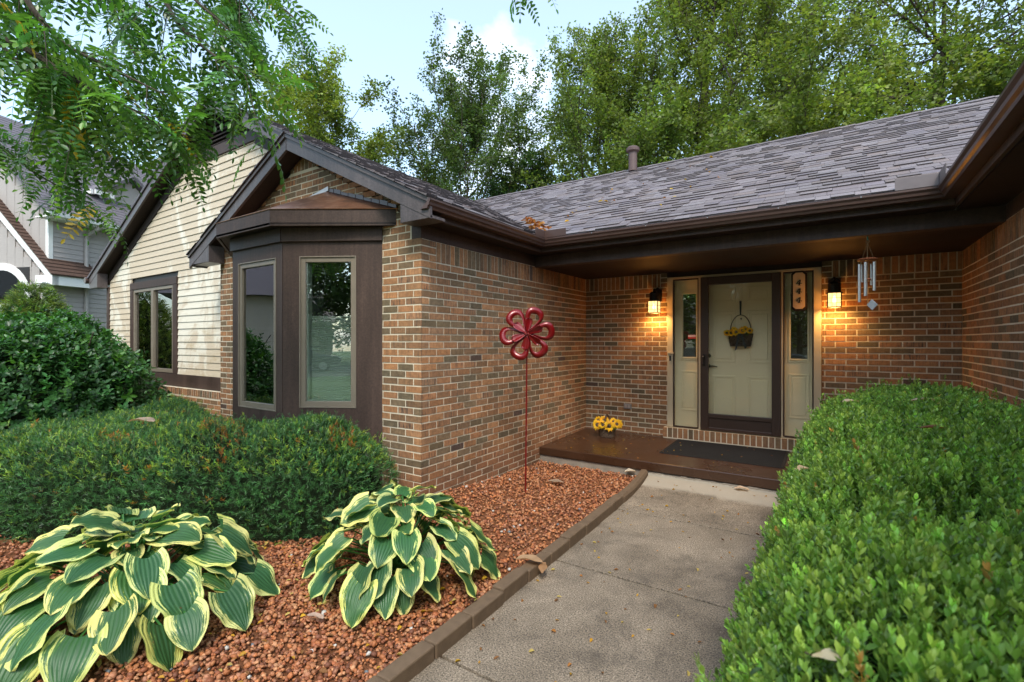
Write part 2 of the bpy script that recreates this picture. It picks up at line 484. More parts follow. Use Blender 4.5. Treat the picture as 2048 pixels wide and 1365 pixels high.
M['gravel'] = mat('red_lava_rock', (1, 1, 1), 0.62, 0.4, 0.35, 60, bump=0.5, bs=180, attr=True)
M['joint'] = mat('joint_dirt', (0.022, 0.018, 0.014), 0.95, 0.1, 0.4, 40)
M['bed'] = mat('bed_soil', (0.17, 0.066, 0.028), 0.9, 0.2, 0.5, 40, bump=0.8, bs=90, bd=0.02)
M['matblack'] = mat('rubber_mat', (0.012, 0.011, 0.011), 0.75, 0.3, 0.4, 60, bump=0.7, bs=300)
M['iron'] = mat('black_iron', (0.012, 0.010, 0.009), 0.5, 0.4, 0.3, 30, bump=0.4, bs=90)
M['leaf'] = leaf_mat('leaf_green')
M['boxleaf'] = leaf_mat('boxwood_leaf', 0.34, 0.28, 0.5)
M['needle'] = leaf_mat('yew_needle', 0.42, 0.2, 0.45)
M['treeleaf'] = leaf_mat('tree_leaf', 0.5, 0.42, 0.35)
M['locust'] = leaf_mat('locust_leaf', 0.34, 0.35, 0.5)
M['bark'] = mat('bark', (0.075, 0.058, 0.045), 0.9, 0.2, 0.45, 6, (1, 1, 0.25), bump=0.8, bs=25, bd=0.03)
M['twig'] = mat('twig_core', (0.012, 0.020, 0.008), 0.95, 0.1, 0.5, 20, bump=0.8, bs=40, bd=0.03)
M['hosta'] = hosta_mat()
M['stalk'] = mat('leaf_stalk', (0.14, 0.22, 0.06), 0.5, 0.4, 0.2, 10)
M['dry'] = leaf_mat('dry_leaf', 0.6, 0.3, 0.3, (1, 0.8, 0.6))
M['red'] = mat('red_enamel', (0.17, 0.002, 0.004), 0.28, 0.5, 0.3, 12, metal=0.15, coat=0.3)
M['petal'] = leaf_mat('sunflower_petal', 0.55, 0.3, 0.3, (1, 0.8, 0.3))
M['wicker'] = mat('wicker', (0.075, 0.046, 0.028), 0.65, 0.35, 0.5, 60, (1, 1, 3), bump=0.9, bs=110, bd=0.006)
M['ribbon'] = mat('black_ribbon', (0.012, 0.014, 0.018), 0.4, 0.5, 0.2, 20)
M['alu'] = mat('brushed_aluminium', (0.62, 0.62, 0.64), 0.32, 0.5, 0.1, 30, metal=0.9)
M['wood'] = mat('red_wood', (0.20, 0.065, 0.030), 0.5, 0.4, 0.3, 30, (1, 5, 1))
M['plaque'] = mat('plaque_cream', (0.70, 0.52, 0.34), 0.5, 0.4, 0.06, 6)
M['brass'] = mat('old_brass', (0.14, 0.13, 0.07), 0.35, 0.5, 0.2, 20, metal=0.8)
M['guard'] = mat('guard_metal', (0.17, 0.14, 0.14), 0.35, 0.5, 0.25, 8, metal=0.3)
M['steel'] = mat('grey_metal', (0.30, 0.31, 0.33), 0.45, 0.5, 0.25, 40, metal=0.5)
M['pipe'] = mat('vent_pipe_paint', (0.10, 0.060, 0.055), 0.5, 0.4, 0.2, 8)
M['string'] = mat('string', (0.25, 0.18, 0.10), 0.8, 0.2, 0.2, 40)
M['greenpaint'] = mat('green_hook', (0.03, 0.20, 0.17), 0.5, 0.4, 0.1, 20)
M['sticker'] = mat('sticker_print', (1, 1, 1), 0.45, 0.4, 0.03, 20, attr=True)
M['graysiding'] = mat('grey_lilac_siding', (0.37, 0.33, 0.31), 0.6, 0.35, 0.10, 6, (1, 1, 6), bump=0.15, bs=30)
M['white'] = mat('white_trim', (0.74, 0.73, 0.70), 0.5, 0.4, 0.06, 5)
M['beige'] = mat('beige_lap_siding', (0.72, 0.62, 0.52), 0.6, 0.3, 0.06, 5)
M['brownshingle'] = mat('brown_shingle', (0.080, 0.046, 0.034), 0.7, 0.3, 0.5, 14, bump=0.5, bs=120)
M['grayshingle'] = mat('grey_shingle', (0.13, 0.115, 0.13), 0.6, 0.4, 0.4, 14, (1, 1, 3), bump=0.5, bs=120)
M['lawn'] = mat('lawn', (0.05, 0.095, 0.028), 0.85, 0.2, 0.45, 3, bump=0.8, bs=60, bd=0.03)
M['asphalt'] = mat('asphalt', (0.055, 0.054, 0.053), 0.8, 0.3, 0.25, 5, bump=0.4, bs=120)
M['carpaint'] = mat('dark_car_paint', (0.05, 0.053, 0.06), 0.25, 0.5, 0.05, 3, coat=1.0)
M['tyre'] = mat('tyre_rubber', (0.014, 0.014, 0.014), 0.8, 0.3, 0.1, 20)
k = NT('lantern_glass')
_tr = k.n('ShaderNodeBsdfTransparent'); _tr.inputs[0].default_value = (1.0, 0.82, 0.55, 1)
_em = k.n('ShaderNodeEmission'); _em.inputs[0].default_value = (1.0, 0.66, 0.27, 1); _em.inputs[1].default_value = 1.3
_mx = k.n('ShaderNodeMixShader'); _mx.inputs[0].default_value = 0.55
k.l(_tr.outputs[0], _mx.inputs[1]); k.l(_em.outputs[0], _mx.inputs[2]); M['lampglass'] = k.end(_mx.outputs[0])
k = NT('lamp_bulb')
_em = k.n('ShaderNodeEmission'); _em.inputs[0].default_value = (1.0, 0.74, 0.38, 1); _em.inputs[1].default_value = 14.0
M['bulb'] = k.end(_em.outputs[0])
# ------------------------------------------------------------------ house: walls
_F = np.array([-math.sin(RAD(YAW)), math.cos(RAD(YAW)), 0]); _R = np.array([math.cos(RAD(YAW)), math.sin(RAD(YAW)), 0])
def apparent(p, nrm, area):
    """how large a piece shows in the photograph (0 when outside it) - only to pick which pieces become objects"""
    d = np.array(p, float) - np.array((0, 0, CAMZ)); z = d @ _F
    if z < 0.2: return 0.0
    u = 1024 + FPX * (d @ _R) / z; v = 682.5 - FPX * d[2] / z
    if not (0 < u < 2048 and 0 < v < 1365): return 0.0
    L = np.linalg.norm(d)
    return max(0.0, -(d @ np.array(nrm, float)) / L) * area / (z * z)

XW, YW, YD, XR = -3.112, 3.222, 6.76, 1.124       # wing side wall, wing front, door wall, right-hand wall
XL = -6.716
RS, RZ, RX = 0.4923, 5.05, -7.37                  # roof slope, ridge height, ridge of the big gable
ZS = 2.53                                         # porch ceiling
def zbig(x): return RZ - RS * (x - RX)            # top of the big roof's right slope
def zwing(x): return 3.834 - RS * (-4.9 - x)      # top of the small left slope of the front gable

house = empty('house', (-3, 6, 0), 'brown brick ranch house with cream gable and covered front door', 'house')
def hpart(name, mb, mats, parent=None, **kw):
    o = mb.build(name, mats, None, **kw)
    p = parent or house
    o.parent = p
    o.matrix_parent_inverse = p.matrix_world.inverted() if p.type != 'EMPTY' else o.matrix_parent_inverse
    if p is house: o.location = (3, -6, 0)        # the house empty stands at (-3, 6, 0); part meshes keep world figures
    return o

PAL = [((0.345, 0.170, 0.078), 0.35, 26), ((0.290, 0.145, 0.070), 0.5, 24), ((0.215, 0.122, 0.064), 0.5, 16), ((0.180, 0.120, 0.068), 0.3, 15),
       ((0.145, 0.106, 0.062), 0.3, 9), ((0.325, 0.160, 0.078), 1.0, 13), ((0.265, 0.142, 0.076), 1.0, 9), ((0.105, 0.066, 0.050), 0.4, 1)]
PW = np.array([p[2] for p in PAL], float); PW /= PW.sum()
br = np.random.default_rng(11)
def brick_col():
    c, a, _ = PAL[br.choice(len(PAL), p=PW)]
    j = br.uniform(0.86, 1.14); h = br.uniform(-0.06, 0.06)
    return (c[0] * j * (1 + h), c[1] * j, c[2] * j * (1 - h), min(1, a * br.uniform(0.5, 1.2)))

def clip(poly, a, b, c):
    """keep the part of a 2D polygon with a*x + b*y <= c"""
    out = []
    for i in range(len(poly)):
        p, q = poly[i], poly[(i + 1) % len(poly)]
        dp, dq = a * p[0] + b * p[1] - c, a * q[0] + b * q[1] - c
        if dp <= 0: out.append(p)
        if dp * dq < 0:
            t = dp / (dp - dq); out.append((p[0] + t * (q[0] - p[0]), p[1] + t * (q[1] - p[1])))
    return out

CRS, BRK, JT = 0.0677, 0.2032, 0.0125
class BrickWall:
    def __init__(s, name, org, ua, nrm): s.name, s.o, s.ua, s.n = name, np.array(org, float), np.array(ua, float), np.array(nrm, float); s.b = []; s.back = MB(); s.shift = 0.0
    def p3(s, u, z, d=0.0): return s.o + s.ua * u + np.array((0, 0, z)) + s.n * d
    def piece(s, u0, u1, z0, z1, planes=(), jit=True):
        poly = [(u0, z0), (u1, z0), (u1, z1), (u0, z1)]
        for pl in planes:
            poly = clip(poly, *pl)
            if len(poly) < 3: return
        ar = 0.5 * abs(sum(poly[i][0] * poly[(i + 1) % len(poly)][1] - poly[(i + 1) % len(poly)][0] * poly[i][1] for i in range(len(poly))))
        if ar < 0.0006: return
        d = br.uniform(-0.0012, 0.0016) if jit else 0
        dz = br.uniform(-0.0012, 0.0012)
        s.b.append(([s.p3(u, z + dz, -0.012) for u, z in poly], s.n * (0.012 + d), brick_col(), apparent(s.p3((u0 + u1) / 2, (z0 + z1) / 2), s.n, ar)))
    def courses(s, z0, z1, iv, planes=(), start=0):
        """running bond between heights; iv(zmid) gives the spans to fill"""
        k = 0; z = z0
        while z < z1 - 0.02:
            zt = min(z + CRS - JT, z1)
            off = s.shift + (0.0 if (k + start) % 2 == 0 else BRK / 2)
            for a, b in iv((z + zt) / 2):
                n0 = math.floor((a - off) / BRK)
                u = off + n0 * BRK
                while u < b:
                    p, q = max(u, a), min(u + BRK - JT, b)
                    if q - p > 0.018: s.piece(p, q, z, zt, planes)
                    u += BRK
            z += CRS; k += 1
    def soldiers(s, z0, z1, a, b, planes=()):
        u = a
        while u < b - 0.02:
            s.piece(u, min(u + CRS - JT, b), z0, z1, planes); u += CRS

walls = []
# wing side wall, facing the walk (u runs back from the front corner)
wa = BrickWall('brick_wall', (XW, YW + 0.0125, 0), (0, 1, 0), (1, 0, 0)); LA = YD - YW - 0.0125
zA = 2.345 - 35 * CRS
wa.courses(zA, 2.345 - JT + 0.004, lambda z: [(0.0, LA)], start=0)
wa.soldiers(2.345, ZS, 0.2, LA)
for kk in range(3): wa.piece(0.0, 0.2 - JT if kk % 2 else 0.0925, 2.345 + kk * CRS, min(2.345 + (kk + 1) * CRS - JT, ZS)); (kk % 2 == 0) and wa.piece(0.103, 0.2 - JT, 2.345 + kk * CRS, min(2.345 + (kk + 1) * CRS - JT, ZS))
wa.back.prism([(XW - 0.003, YW + 0.0028, 0), (XW - 0.003, YD + 0.1, 0), (XW - 0.006, YD + 0.1, ZS + 0.02), (XW - 0.006, YW + 0.003, ZS + 0.02)], (-0.1, 0, 0))
# wing front wall with its gable
wf = BrickWall('brick_wall', (XL, YW, 0), (1, 0, 0), (0, -1, 0)); LF = XW - XL; wf.shift = (LF + JT) % BRK
gpl = [(RS, 1, 3.834 - 0.19 + RS * (-4.9 - XL)), (-RS, 1, 3.834 - 0.19 - RS * (-4.9 - XL))]
bayL, bayR = -6.28 - XL, -3.619 - XL
def ivF(z):
    if z < 2.74: return [(0.0, bayL + 0.02), (bayR - 0.02, LF)]
    return [(0.0, LF)]
wf.courses(zA, 2.50, ivF, gpl, start=1)
wf.courses(zA + 37 * CRS, 3.46, lambda z: [(0.0, LF - (0.14 if 2.53 < z < 2.66 else 0))] if z >= 2.74 else [(0.0, bayL + 0.02), (bayR - 0.02, LF - (0.14 if 2.53 < z < 2.66 else 0))], gpl, start=0)
zs_ = zA + 37 * CRS + math.ceil((3.46 - zA - 37 * CRS) / CRS) * CRS
wf.soldiers(zs_, zs_ + 0.34, 0.9, LF - 0.9, gpl)
_x = XW - 0.003
wf.back.prism([(XL, YW + 0.003, 0), (-6.26, YW + 0.003, 0), (-6.26, YW + 0.003, 2.7), (-3.64, YW + 0.003, 2.7), (-3.64, YW + 0.003, 0), (_x, YW + 0.003, 0), (_x, YW + 0.003, 2.66), (-4.9, YW + 0.003, 3.62), (XL, YW + 0.003, 2.66)], (0, 0.1, 0))
# left return of the brick front
wf.back.box(XL, XL + 0.1, YW + 0.106, 3.6, 0, 2.66)
# door wall
wd = BrickWall('brick_wall', (XW, YD, 0), (1, 0, 0), (0, -1, 0)); LD = XR - XW
DL, DR = -1.884 - XW, -0.102 - XW
zD = 2.345 - 31 * CRS
wd.courses(zD, 2.345 - JT + 0.004, lambda z: [(0.0, DL), (DR, LD)], start=0)
wd.soldiers(2.345, ZS, 0.0, DL - 0.11); wd.soldiers(2.345, ZS, DR + 0.11, LD)
for kk in range(3):
    wd.piece(DL - 0.1, DL, 2.345 + kk * CRS, min(2.345 + (kk + 1) * CRS - JT, ZS)); wd.piece(DR, DR + 0.1, 2.345 + kk * CRS, min(2.345 + (kk + 1) * CRS - JT, ZS))
for a, b in ((XW, XW + DL - 0.004), (XW + DR + 0.004, XR)): wd.back.box(a, b, YD + 0.003, YD + 0.12, 0.0, ZS + 0.02)
wd.back.box(XW + DL - 0.004, XW + DR + 0.004, YD + 0.003, YD + 0.12, 0.0, 0.40)
# right-hand wall of the garage wing, seen to its near end past the frame
wr = BrickWall('brick_wall', (XR, 1.9, 0), (0, 1, 0), (-1, 0, 0)); LR = YD - 1.9 - 0.013
wr.courses(2.345 - 26 * CRS, 2.345 - JT + 0.004, lambda z: [(0.0, LR)], start=1)
wr.soldiers(2.345, ZS, 0.0, LR)
wr.back.box(XR + 0.003, XR + 0.12, 1.9, YD + 0.12, 0, ZS + 0.02)
wr.back.box(XR + 0.0, XR + 0.12, -1.2, 1.898, 0, ZS + 0.02)
# rowlock threshold under the door and rowlock ledge under the cream wall
wt_ = BrickWall('brick_threshold', (-1.925, YD - 0.105, 0), (1, 0, 0), (0, -1, 0))
wt_.soldiers(0.300, 0.428, 0.0, 1.90)
wt_.back.box(-1.925, -0.03, YD - 0.102, YD + 0.005, 0.27, 0.424)
wl = BrickWall('brick_ledge', (-11.5, 3.385, 0), (1, 0, 0), (0, -1, 0))
wl.soldiers(0.79, 0.885, 0.0, 4.78)
wl.courses(0.10, 0.78, lambda z: [(0.0, 4.78)])
wl.back.prism([(-11.5, 3.388, 0), (-11.5, 3.6, 0), (-11.5, 3.6, 0.885), (-11.5, 3.388, 0.880)], (4.78, 0, 0))

allb = sorted([(b[3], i, j) for i, w in enumerate((wa, wf, wd, wr, wt_, wl)) for j, b in enumerate(w.b)], reverse=True)
top = set((i, j) for s_, i, j in allb[:296])
wall_objs = {}
for i, w in enumerate((wa, wf, wd, wr, wt_, wl)):
    wo = hpart(w.name, w.back, M['mortar']); wall_objs[i] = wo
    rest = MB()
    for j, (poly, ext, col, sz) in enumerate(w.b):
        if (i, j) in top:
            m1 = MB().prism(poly, ext, col)
            m1.build('brick', M['brick'], wo)
        else: rest.prism(poly, ext, col)
    if rest.f: rest.build('brickwork', M['brick'], wo, kind='stuff')

# small grey outlet cover let into the door wall
ob = MB().box(-2.51, -2.40, YD - 0.022, YD - 0.001, 0.625, 0.70)
ol = hpart('outlet_cover', ob, M['steel'], bevel=0.004)
MB().box(-2.495, -2.46, YD - 0.026, YD - 0.0221, 0.64, 0.685).box(-2.45, -2.415, YD - 0.026, YD - 0.0221, 0.64, 0.685).build('socket_lid', M['alu'], ol)

# ------------------------------------------------------------------ cream siding gable
YC = 3.5
sw = MB().prism([(-11.45, YC + 0.02, 0.9), (-4.95, YC + 0.02, 0.9), (-4.95, YC + 0.02, 3.68), (-7.37, YC + 0.02, 4.86), (-11.45, YC + 0.02, 2.86)], (0, 0.1, 0))
sidew = hpart('siding_wall', sw, M['darkline'])
EXPO = 0.1016
z = 1.085; wx0, wx1, wz0, wz1 = -10.42, -8.60, 0.9, 2.62
def lim(zz): return max(-11.42, RX - (4.80 - zz) / RS), (-6.72 if zz < 2.5 else min(RX + (4.80 - zz) / RS, -4.95))
while z < 4.25:
    zt = min(z + EXPO, 4.26)
    a0, b0 = lim(z); a1, b1 = lim(zt)
    if z >= 2.5 and z < 2.8: b0 = b1 = -6.4
    spans = [(a0, b0, a1, b1)] if z > wz1 - 0.01 else [(a0, wx0, a1, wx0), (wx1, b0, wx1, b1)]
    for s0, e0, s1, e1 in spans:
        cuts = [0.0, 1.0]
        if e0 - s0 > 3.2: cuts = [0.0, random.uniform(0.3, 0.7), 1.0]
        for c in range(len(cuts) - 1):
            g = 0.0015
            A, B = s0 + (e0 - s0) * cuts[c] + g, s0 + (e0 - s0) * cuts[c + 1] - g
            D, E = s1 + (e1 - s1) * cuts[c] + g, s1 + (e1 - s1) * cuts[c + 1] - g
            j = random.uniform(-0.0012, 0.0012)
            yb, yt = YC - 0.017 + j, YC - 0.004 + j
            mb = MB()
            v = [(A, yb, z - 0.004), (B, yb, z - 0.004), (E, yt, zt), (D, yt, zt), (A, YC + 0.012, z - 0.004), (B, YC + 0.012, z - 0.004), (E, YC + 0.012, zt), (D, YC + 0.012, zt)]
            mb.add(v, [(0, 1, 2, 3), (0, 4, 5, 1), (4, 7, 6, 5), (3, 2, 6, 7), (0, 3, 7, 4), (1, 5, 6, 2)])
            mb.build('siding_board', M['cream'], sidew)
    z += EXPO
tr = MB()
tr.box(-11.53, -11.42, YC - 0.03, YC + 0.05, 0.88, 2.62)                          # corner board
tr.build('corner_board', M['brown'], sidew)
MB().box(-11.42, -6.72, YC - 0.028, YC + 0.01, 0.888, 1.078).build('skirt_board', M['brown'], sidew, bevel=0.003)
tr = MB()                                                                         # frieze boards under the rakes and below the louvre
for sx in (-1, 1):
    tr = MB()
    x0, x1 = RX + sx * 1.02, RX + sx * (4.06 if sx < 0 else 2.44)
    tr.prism([(x0, YC - 0.028, 4.845 - RS * abs(x0 - RX)), (x1, YC - 0.028, 4.845 - RS * abs(x1 - RX)), (x1, YC - 0.028, 4.70 - RS * abs(x1 - RX)), (x0, YC - 0.028, 4.70 - RS * abs(x0 - RX))], (0, 0.03, 0))
    tr.build('rake_frieze', M['browndark'], sidew)
MB().prism([(RX - 1.25, YC - 0.031, 4.25), (RX + 1.25, YC - 0.031, 4.25), (RX + 0.93, YC - 0.031, 4.40), (RX - 0.93, YC - 0.031, 4.40)], (0, 0.034, 0)).build('louvre_sill', M['brown'], sidew, bevel=0.003)
z = 4.405
while z < 4.80:
    hw = (4.85 - z) / RS - 0.02
    if hw > 0.05:
        MB().prism([(RX - hw, YC - 0.03, z), (RX + hw, YC - 0.03, z), (RX + hw, YC + 0.012, z + 0.05), (RX - hw, YC + 0.012, z + 0.05)], (0, -0.004, 0.010)).build('louvre_slat', M['browndark'], sidew)
    z += 0.058

def window_unit(parent, x0, x1, z0, z1, y, mull=True, name='window'):
    w = hpart(name, MB().box(x0, x0 + 0.05, y - 0.012, y + 0.05, z0, z1).box(x1 - 0.05, x1, y - 0.012, y + 0.05, z0, z1)
              .box(x0 + 0.05, x1 - 0.05, y - 0.012, y + 0.05, z1 - 0.055, z1).box(x0 + 0.05, x1 - 0.05, y - 0.012, y + 0.05, z0, z0 + 0.06), M['tanframe'], bevel=0.004)
    if mull:
        xm = (x0 + x1) / 2
        MB().box(xm - 0.045, xm + 0.045, y - 0.016, y + 0.04, z0 + 0.06, z1 - 0.055).build('mullion', M['tanframe'], w, bevel=0.004)
    MB().box(x0 + 0.05, x1 - 0.05, y + 0.022, y + 0.028, z0 + 0.06, z1 - 0.055).build('pane', M['glass'], w)
    return w
tr = MB().box(wx0, wx1, YC - 0.035, YC + 0.02, 2.50, 2.62).box(wx0, wx0 + 0.12, YC - 0.032, YC + 0.02, 1.08, 2.50).box(wx1 - 0.14, wx1, YC - 0.032, YC + 0.02, 1.08, 2.50)
tr.build('window_casing', M['brown'], sidew, bevel=0.004)
cw = window_unit(house, wx0 + 0.12, wx1 - 0.14, 1.09, 2.50, YC - 0.01)
MB().box(wx0 + 0.1, wx1 - 0.1, YC + 0.6, YC + 0.62, 1.0, 2.5).build('room_wall', M['interior'], cw)
bl = MB()
zz = 1.10
while zz < 1.92: bl.prism([(wx0 + 1.0, YC + 0.06, zz), (wx1 - 0.19, YC + 0.06, zz), (wx1 - 0.19, YC + 0.072, zz + 0.01), (wx0 + 1.0, YC + 0.072, zz + 0.01)], (0, 0.001, 0.009)); zz += 0.02
bl.build('blind', M['blind'], cw)

# ------------------------------------------------------------------ roof
SHP = [(0.142, 0.114, 0.118), (0.154, 0.126, 0.130), (0.132, 0.106, 0.108), (0.166, 0.138, 0.142), (0.150, 0.116, 0.110), (0.138, 0.114, 0.126), (0.176, 0.150, 0.156)]
BUTT = (0.062, 0.052, 0.052, 1)  # asphalt edge colour, darkened to stand in for the shadow lines between tabs
sr = np.random.default_rng(5)
def shingles(rows_u, org, ua, sd, nrm, rowlen, keep, exposure=0.143):
    """tabs on a roof plane: rows climb along sd from the eave; keep(u, s) gives the span of a row"""
    out = []
    org, ua, sd, nrm = [np.array(a, float) for a in (org, ua, sd, nrm)]
    s = 0.0; k = 0
    while s < rowlen:
        a, b = keep(s + exposure * 0.5)
        u = a - sr.uniform(0, 0.2)
        e = min(exposure, rowlen - s)
        while u < b:
            w = sr.choice([0.11, 0.14, 0.17, 0.2, 0.24]) * sr.uniform(0.9, 1.1)
            p, q = max(u, a), min(u + w - 0.003, b)
            if q - p > 0.02:
                th = sr.choice([0.006, 0.008, 0.016, 0.018]); so = sr.uniform(-0.006, 0.006)
                c = SHP[sr.integers(0, len(SHP))]; j = sr.uniform(0.90, 1.10); c = (c[0] * j, c[1] * j, c[2] * j, 1)
                def P(uu, ss, h): return org + ua * uu + sd * ss + nrm * h
                v = [P(p, s + so, th), P(q, s + so, th), P(q, s + e + 0.012, 0.004), P(p, s + e + 0.012, 0.004), P(p, s + so, -0.002), P(q, s + so, -0.002), P(p, s + so, th), P(q, s + so, th)]
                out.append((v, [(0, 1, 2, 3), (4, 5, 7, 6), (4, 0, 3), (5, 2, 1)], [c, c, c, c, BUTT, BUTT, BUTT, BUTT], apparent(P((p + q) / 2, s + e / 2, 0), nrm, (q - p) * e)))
            u += w
        s += exposure; k += 1
    return out
SL = math.sqrt(1 + RS * RS); cs, sn = 1 / SL, RS / SL
EV = 4.955                                                            # eave edge of the porch roof
ML = (9.50 - EV) * SL
main = shingles('main', (0, EV, 2.812), (1, 0, 0), (0, cs, sn), (0, -sn, cs), ML, lambda s: (-2.80 - s * cs * 1.0, 0.735 + s * cs * 0.985 if s * cs < 3.2 else 3.9))
# big gable's right slope down to the wing gutter (rows run back along Y)
BX = -2.825
BLn = (BX - RX) * SL
big = shingles('big', (BX, 0, zbig(BX) - 0.0), (0, 1, 0), (-cs, 0, sn), (sn, 0, cs), BLn, lambda s: (2.985 if BX - s * cs > -4.93 else 3.27, min(EV + s * cs, 9.5)))
wsm = shingles('wing', (-7.13, 0, zwing(-7.13)), (0, 1, 0), (cs, 0, sn), (-sn, 0, cs), (7.13 - 4.9) * SL, lambda s: (2.985, 3.52))
roofs = []
rp = hpart('roof', MB().prism([(-2.80, EV, 2.806), (0.735, EV, 2.806), (5.2, 9.5, 5.044), (-7.37, 9.5, 5.044)], (0, 0.0, -0.03)).prism([(-7.37, 9.52, 5.05), (5.2, 9.52, 5.05), (5.2, 14.2, 2.75), (-7.37, 14.2, 2.75)], (0, 0, -0.03)), M['grayshingle'])
rb = hpart('roof', MB().prism([(BX, 3.02, zbig(BX) - 0.006), (BX, EV, zbig(BX) - 0.006), (RX, 9.5, RZ - 0.006), (RX, 3.3, RZ - 0.006), (-4.9, 3.3, zbig(-4.9) - 0.006), (-4.9, 3.02, zbig(-4.9) - 0.006)], (0, 0, -0.025))
           .prism([(RX, 3.28, RZ + 0.006), (RX, 12.0, RZ + 0.006), (-11.9, 12.0, RZ - RS * 4.53), (-11.9, 3.28, RZ - RS * 4.53)], (0, 0, -0.03)), M['grayshingle'])
rw = hpart('roof', MB().prism([(-4.9, 3.02, 3.828), (-4.9, 3.52, 3.828), (-7.13, 3.52, zwing(-7.13) - 0.006), (-7.13, 3.02, zwing(-7.13) - 0.006)], (0, 0, -0.025)), M['grayshingle'])
rr_ = hpart('roof', MB().prism([(0.722, EV - 0.05, 2.806), (0.722, -1.6, 2.806), (5.2, -1.6, 5.01), (5.2, 9.45, 5.03)], (0, 0, -0.03)), M['grayshingle'])
tops = sorted([(q[3], i, j) for i, L in enumerate((main, big, wsm)) for j, q in enumerate(L)], reverse=True)[:290]
tset = set((i, j) for _, i, j in tops)
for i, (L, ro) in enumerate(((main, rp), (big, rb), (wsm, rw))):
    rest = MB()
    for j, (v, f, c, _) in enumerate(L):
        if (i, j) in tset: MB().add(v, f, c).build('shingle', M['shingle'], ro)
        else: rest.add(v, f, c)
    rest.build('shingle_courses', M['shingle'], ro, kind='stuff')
rc = MB(); x = -7.3
while x < 4.4:
    w = 0.2; c = SHP[sr.integers(0, 6)]; c = (*c, 1); t = sr.uniform(0, 0.006)
    rc.prism([(x, 9.36, 4.995 + t), (x, 9.5, 5.066 + t), (x, 9.64, 4.995 + t), (x, 9.5, 5.05 + t)], (w + 0.01, 0, 0.006), c); x += w
rc.build('ridge_caps', M['shingle'], rp, kind='stuff')
vp = hpart('vent_pipe', MB().lathe([(0.082, 0), (0.082, 0.40)], 20, (-3.26, 9.25, 4.93)), M['pipe'], smooth=False)
MB().lathe([(0.09, 0.36), (0.125, 0.385), (0.13, 0.44), (0.10, 0.465), (0.02, 0.47)], 20, (-3.26, 9.25, 4.93)).build('vent_cap', M['pipe'], vp)

# rakes of the front gable: boards, soffits, boxed returns
def rake(xp, y0, zt, xa, xb, name='rake_board', th=0.175, mold=0.045):
    """a pair of sloping boards meeting at xp; outer faces at y0"""
    for xe in (xa, xb):
        sl = lambda x: zt - RS * abs(x - xp)
        g = 0.004 if xe > xp else -0.004
        b = MB().prism([(xp + g, y0, sl(xp + g) - mold), (xe, y0, sl(xe) - mold), (xe, y0, sl(xe) - th), (xp + g, y0, sl(xp + g) - th)], (0, 0.03, 0))
        o = hpart(name, b, M['grayrake'], bevel=0.003)
        b = MB().prism([(xp + g, y0 - 0.018, sl(xp + g) - 0.004), (xe, y0 - 0.018, sl(xe) - 0.004), (xe, y0 - 0.018, sl(xe) - mold), (xp + g, y0 - 0.018, sl(xp + g) - mold)], (0, 0.05, 0))
        b.build('rake_trim', M['grayrake'], o, bevel=0.002).location = (0, 0, 0)
rake(-4.9, 3.02, 3.832, -7.12, -2.815)
rake(RX, 3.30, RZ + 0.004, -11.86, -4.87)
sf = MB()
for xa, xb in ((-4.9, -7.10), (-4.9, -2.84)):
    sl = lambda x: 3.834 - RS * abs(x + 4.9) - 0.165
    sf.prism([(xa, 3.05, sl(xa)), (xb, 3.05, sl(xb)), (xb, YW + 0.01, sl(xb)), (xa, YW + 0.01, sl(xa))], (0, 0, 0.02))
for xa, xb in ((RX, -11.84), (RX, -4.9)):
    sl = lambda x: RZ - RS * abs(x - RX) - 0.165
    sf.prism([(xa, 3.33, sl(xa)), (xb, 3.33, sl(xb)), (xb, YC + 0.02, sl(xb)), (xa, YC + 0.02, sl(xa))], (0, 0, 0.02))
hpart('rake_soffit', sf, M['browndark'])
for (xi, xo, zb) in ((-3.17, -2.815, 2.637), (-6.60, -7.12, 2.605)):                # boxed returns ("pork chops")
    sl = lambda x: 3.832 - RS * abs(x + 4.9) - 0.1755
    hpart('boxed_return', MB().prism([(xi, 3.024, zb), (xo, 3.024, zb), (xo, 3.024, sl(xo) + 0.03), (xi, 3.024, sl(xi))], (0, 0.19, 0)), M['grayrake'], bevel=0.003)
sl = lambda x: RZ - RS * abs(x - RX) - 0.172
hpart('boxed_return', MB().prism([(-11.45, 3.304, 2.60), (-11.86, 3.304, 2.60), (-11.86, 3.304, sl(-11.86) + 0.03), (-11.45, 3.304, sl(-11.45))], (0, 0.16, 0)), M['grayrake'], bevel=0.003)

# eaves: fascia, soffit, frieze beam, ceiling and K-style gutters
ev = MB()
ev.box(-2.93, -2.905, 3.05, 5.07, 2.66, 2.79)            # wing fascia
ev.box(-2.905, 0.80, 5.045, 5.07, 2.66, 2.79)            # porch fascia
ev.box(0.80, 0.825, -1.3, 5.07, 2.655, 2.79)             # garage fascia
hpart('fascia', ev, M['brown'], bevel=0.003)
so = MB()
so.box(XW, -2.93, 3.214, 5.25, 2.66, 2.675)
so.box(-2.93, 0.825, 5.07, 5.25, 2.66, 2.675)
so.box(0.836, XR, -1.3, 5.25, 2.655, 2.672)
hpart('soffit', so, M['browndark'])
fb = MB()
fb.box(XW - 0.12, XW, YW, 5.244, 2.535, 2.66)
hpart('frieze_board', fb, M['brown'], bevel=0.003)
hpart('frieze_board', MB().box(XR, XR + 0.1, -1.2, 5.244, 2.535, 2.655), M['brown'], bevel=0.003)
hpart('porch_beam', MB().box(XW - 0.1, XR + 0.1, 5.247, 5.375, 2.525, 2.66), M['brown'], bevel=0.004)
hpart('porch_ceiling', MB().box(XW - 0.1, XR + 0.1, 5.40, YD + 0.1, 2.532, 2.56), M['browndark'])
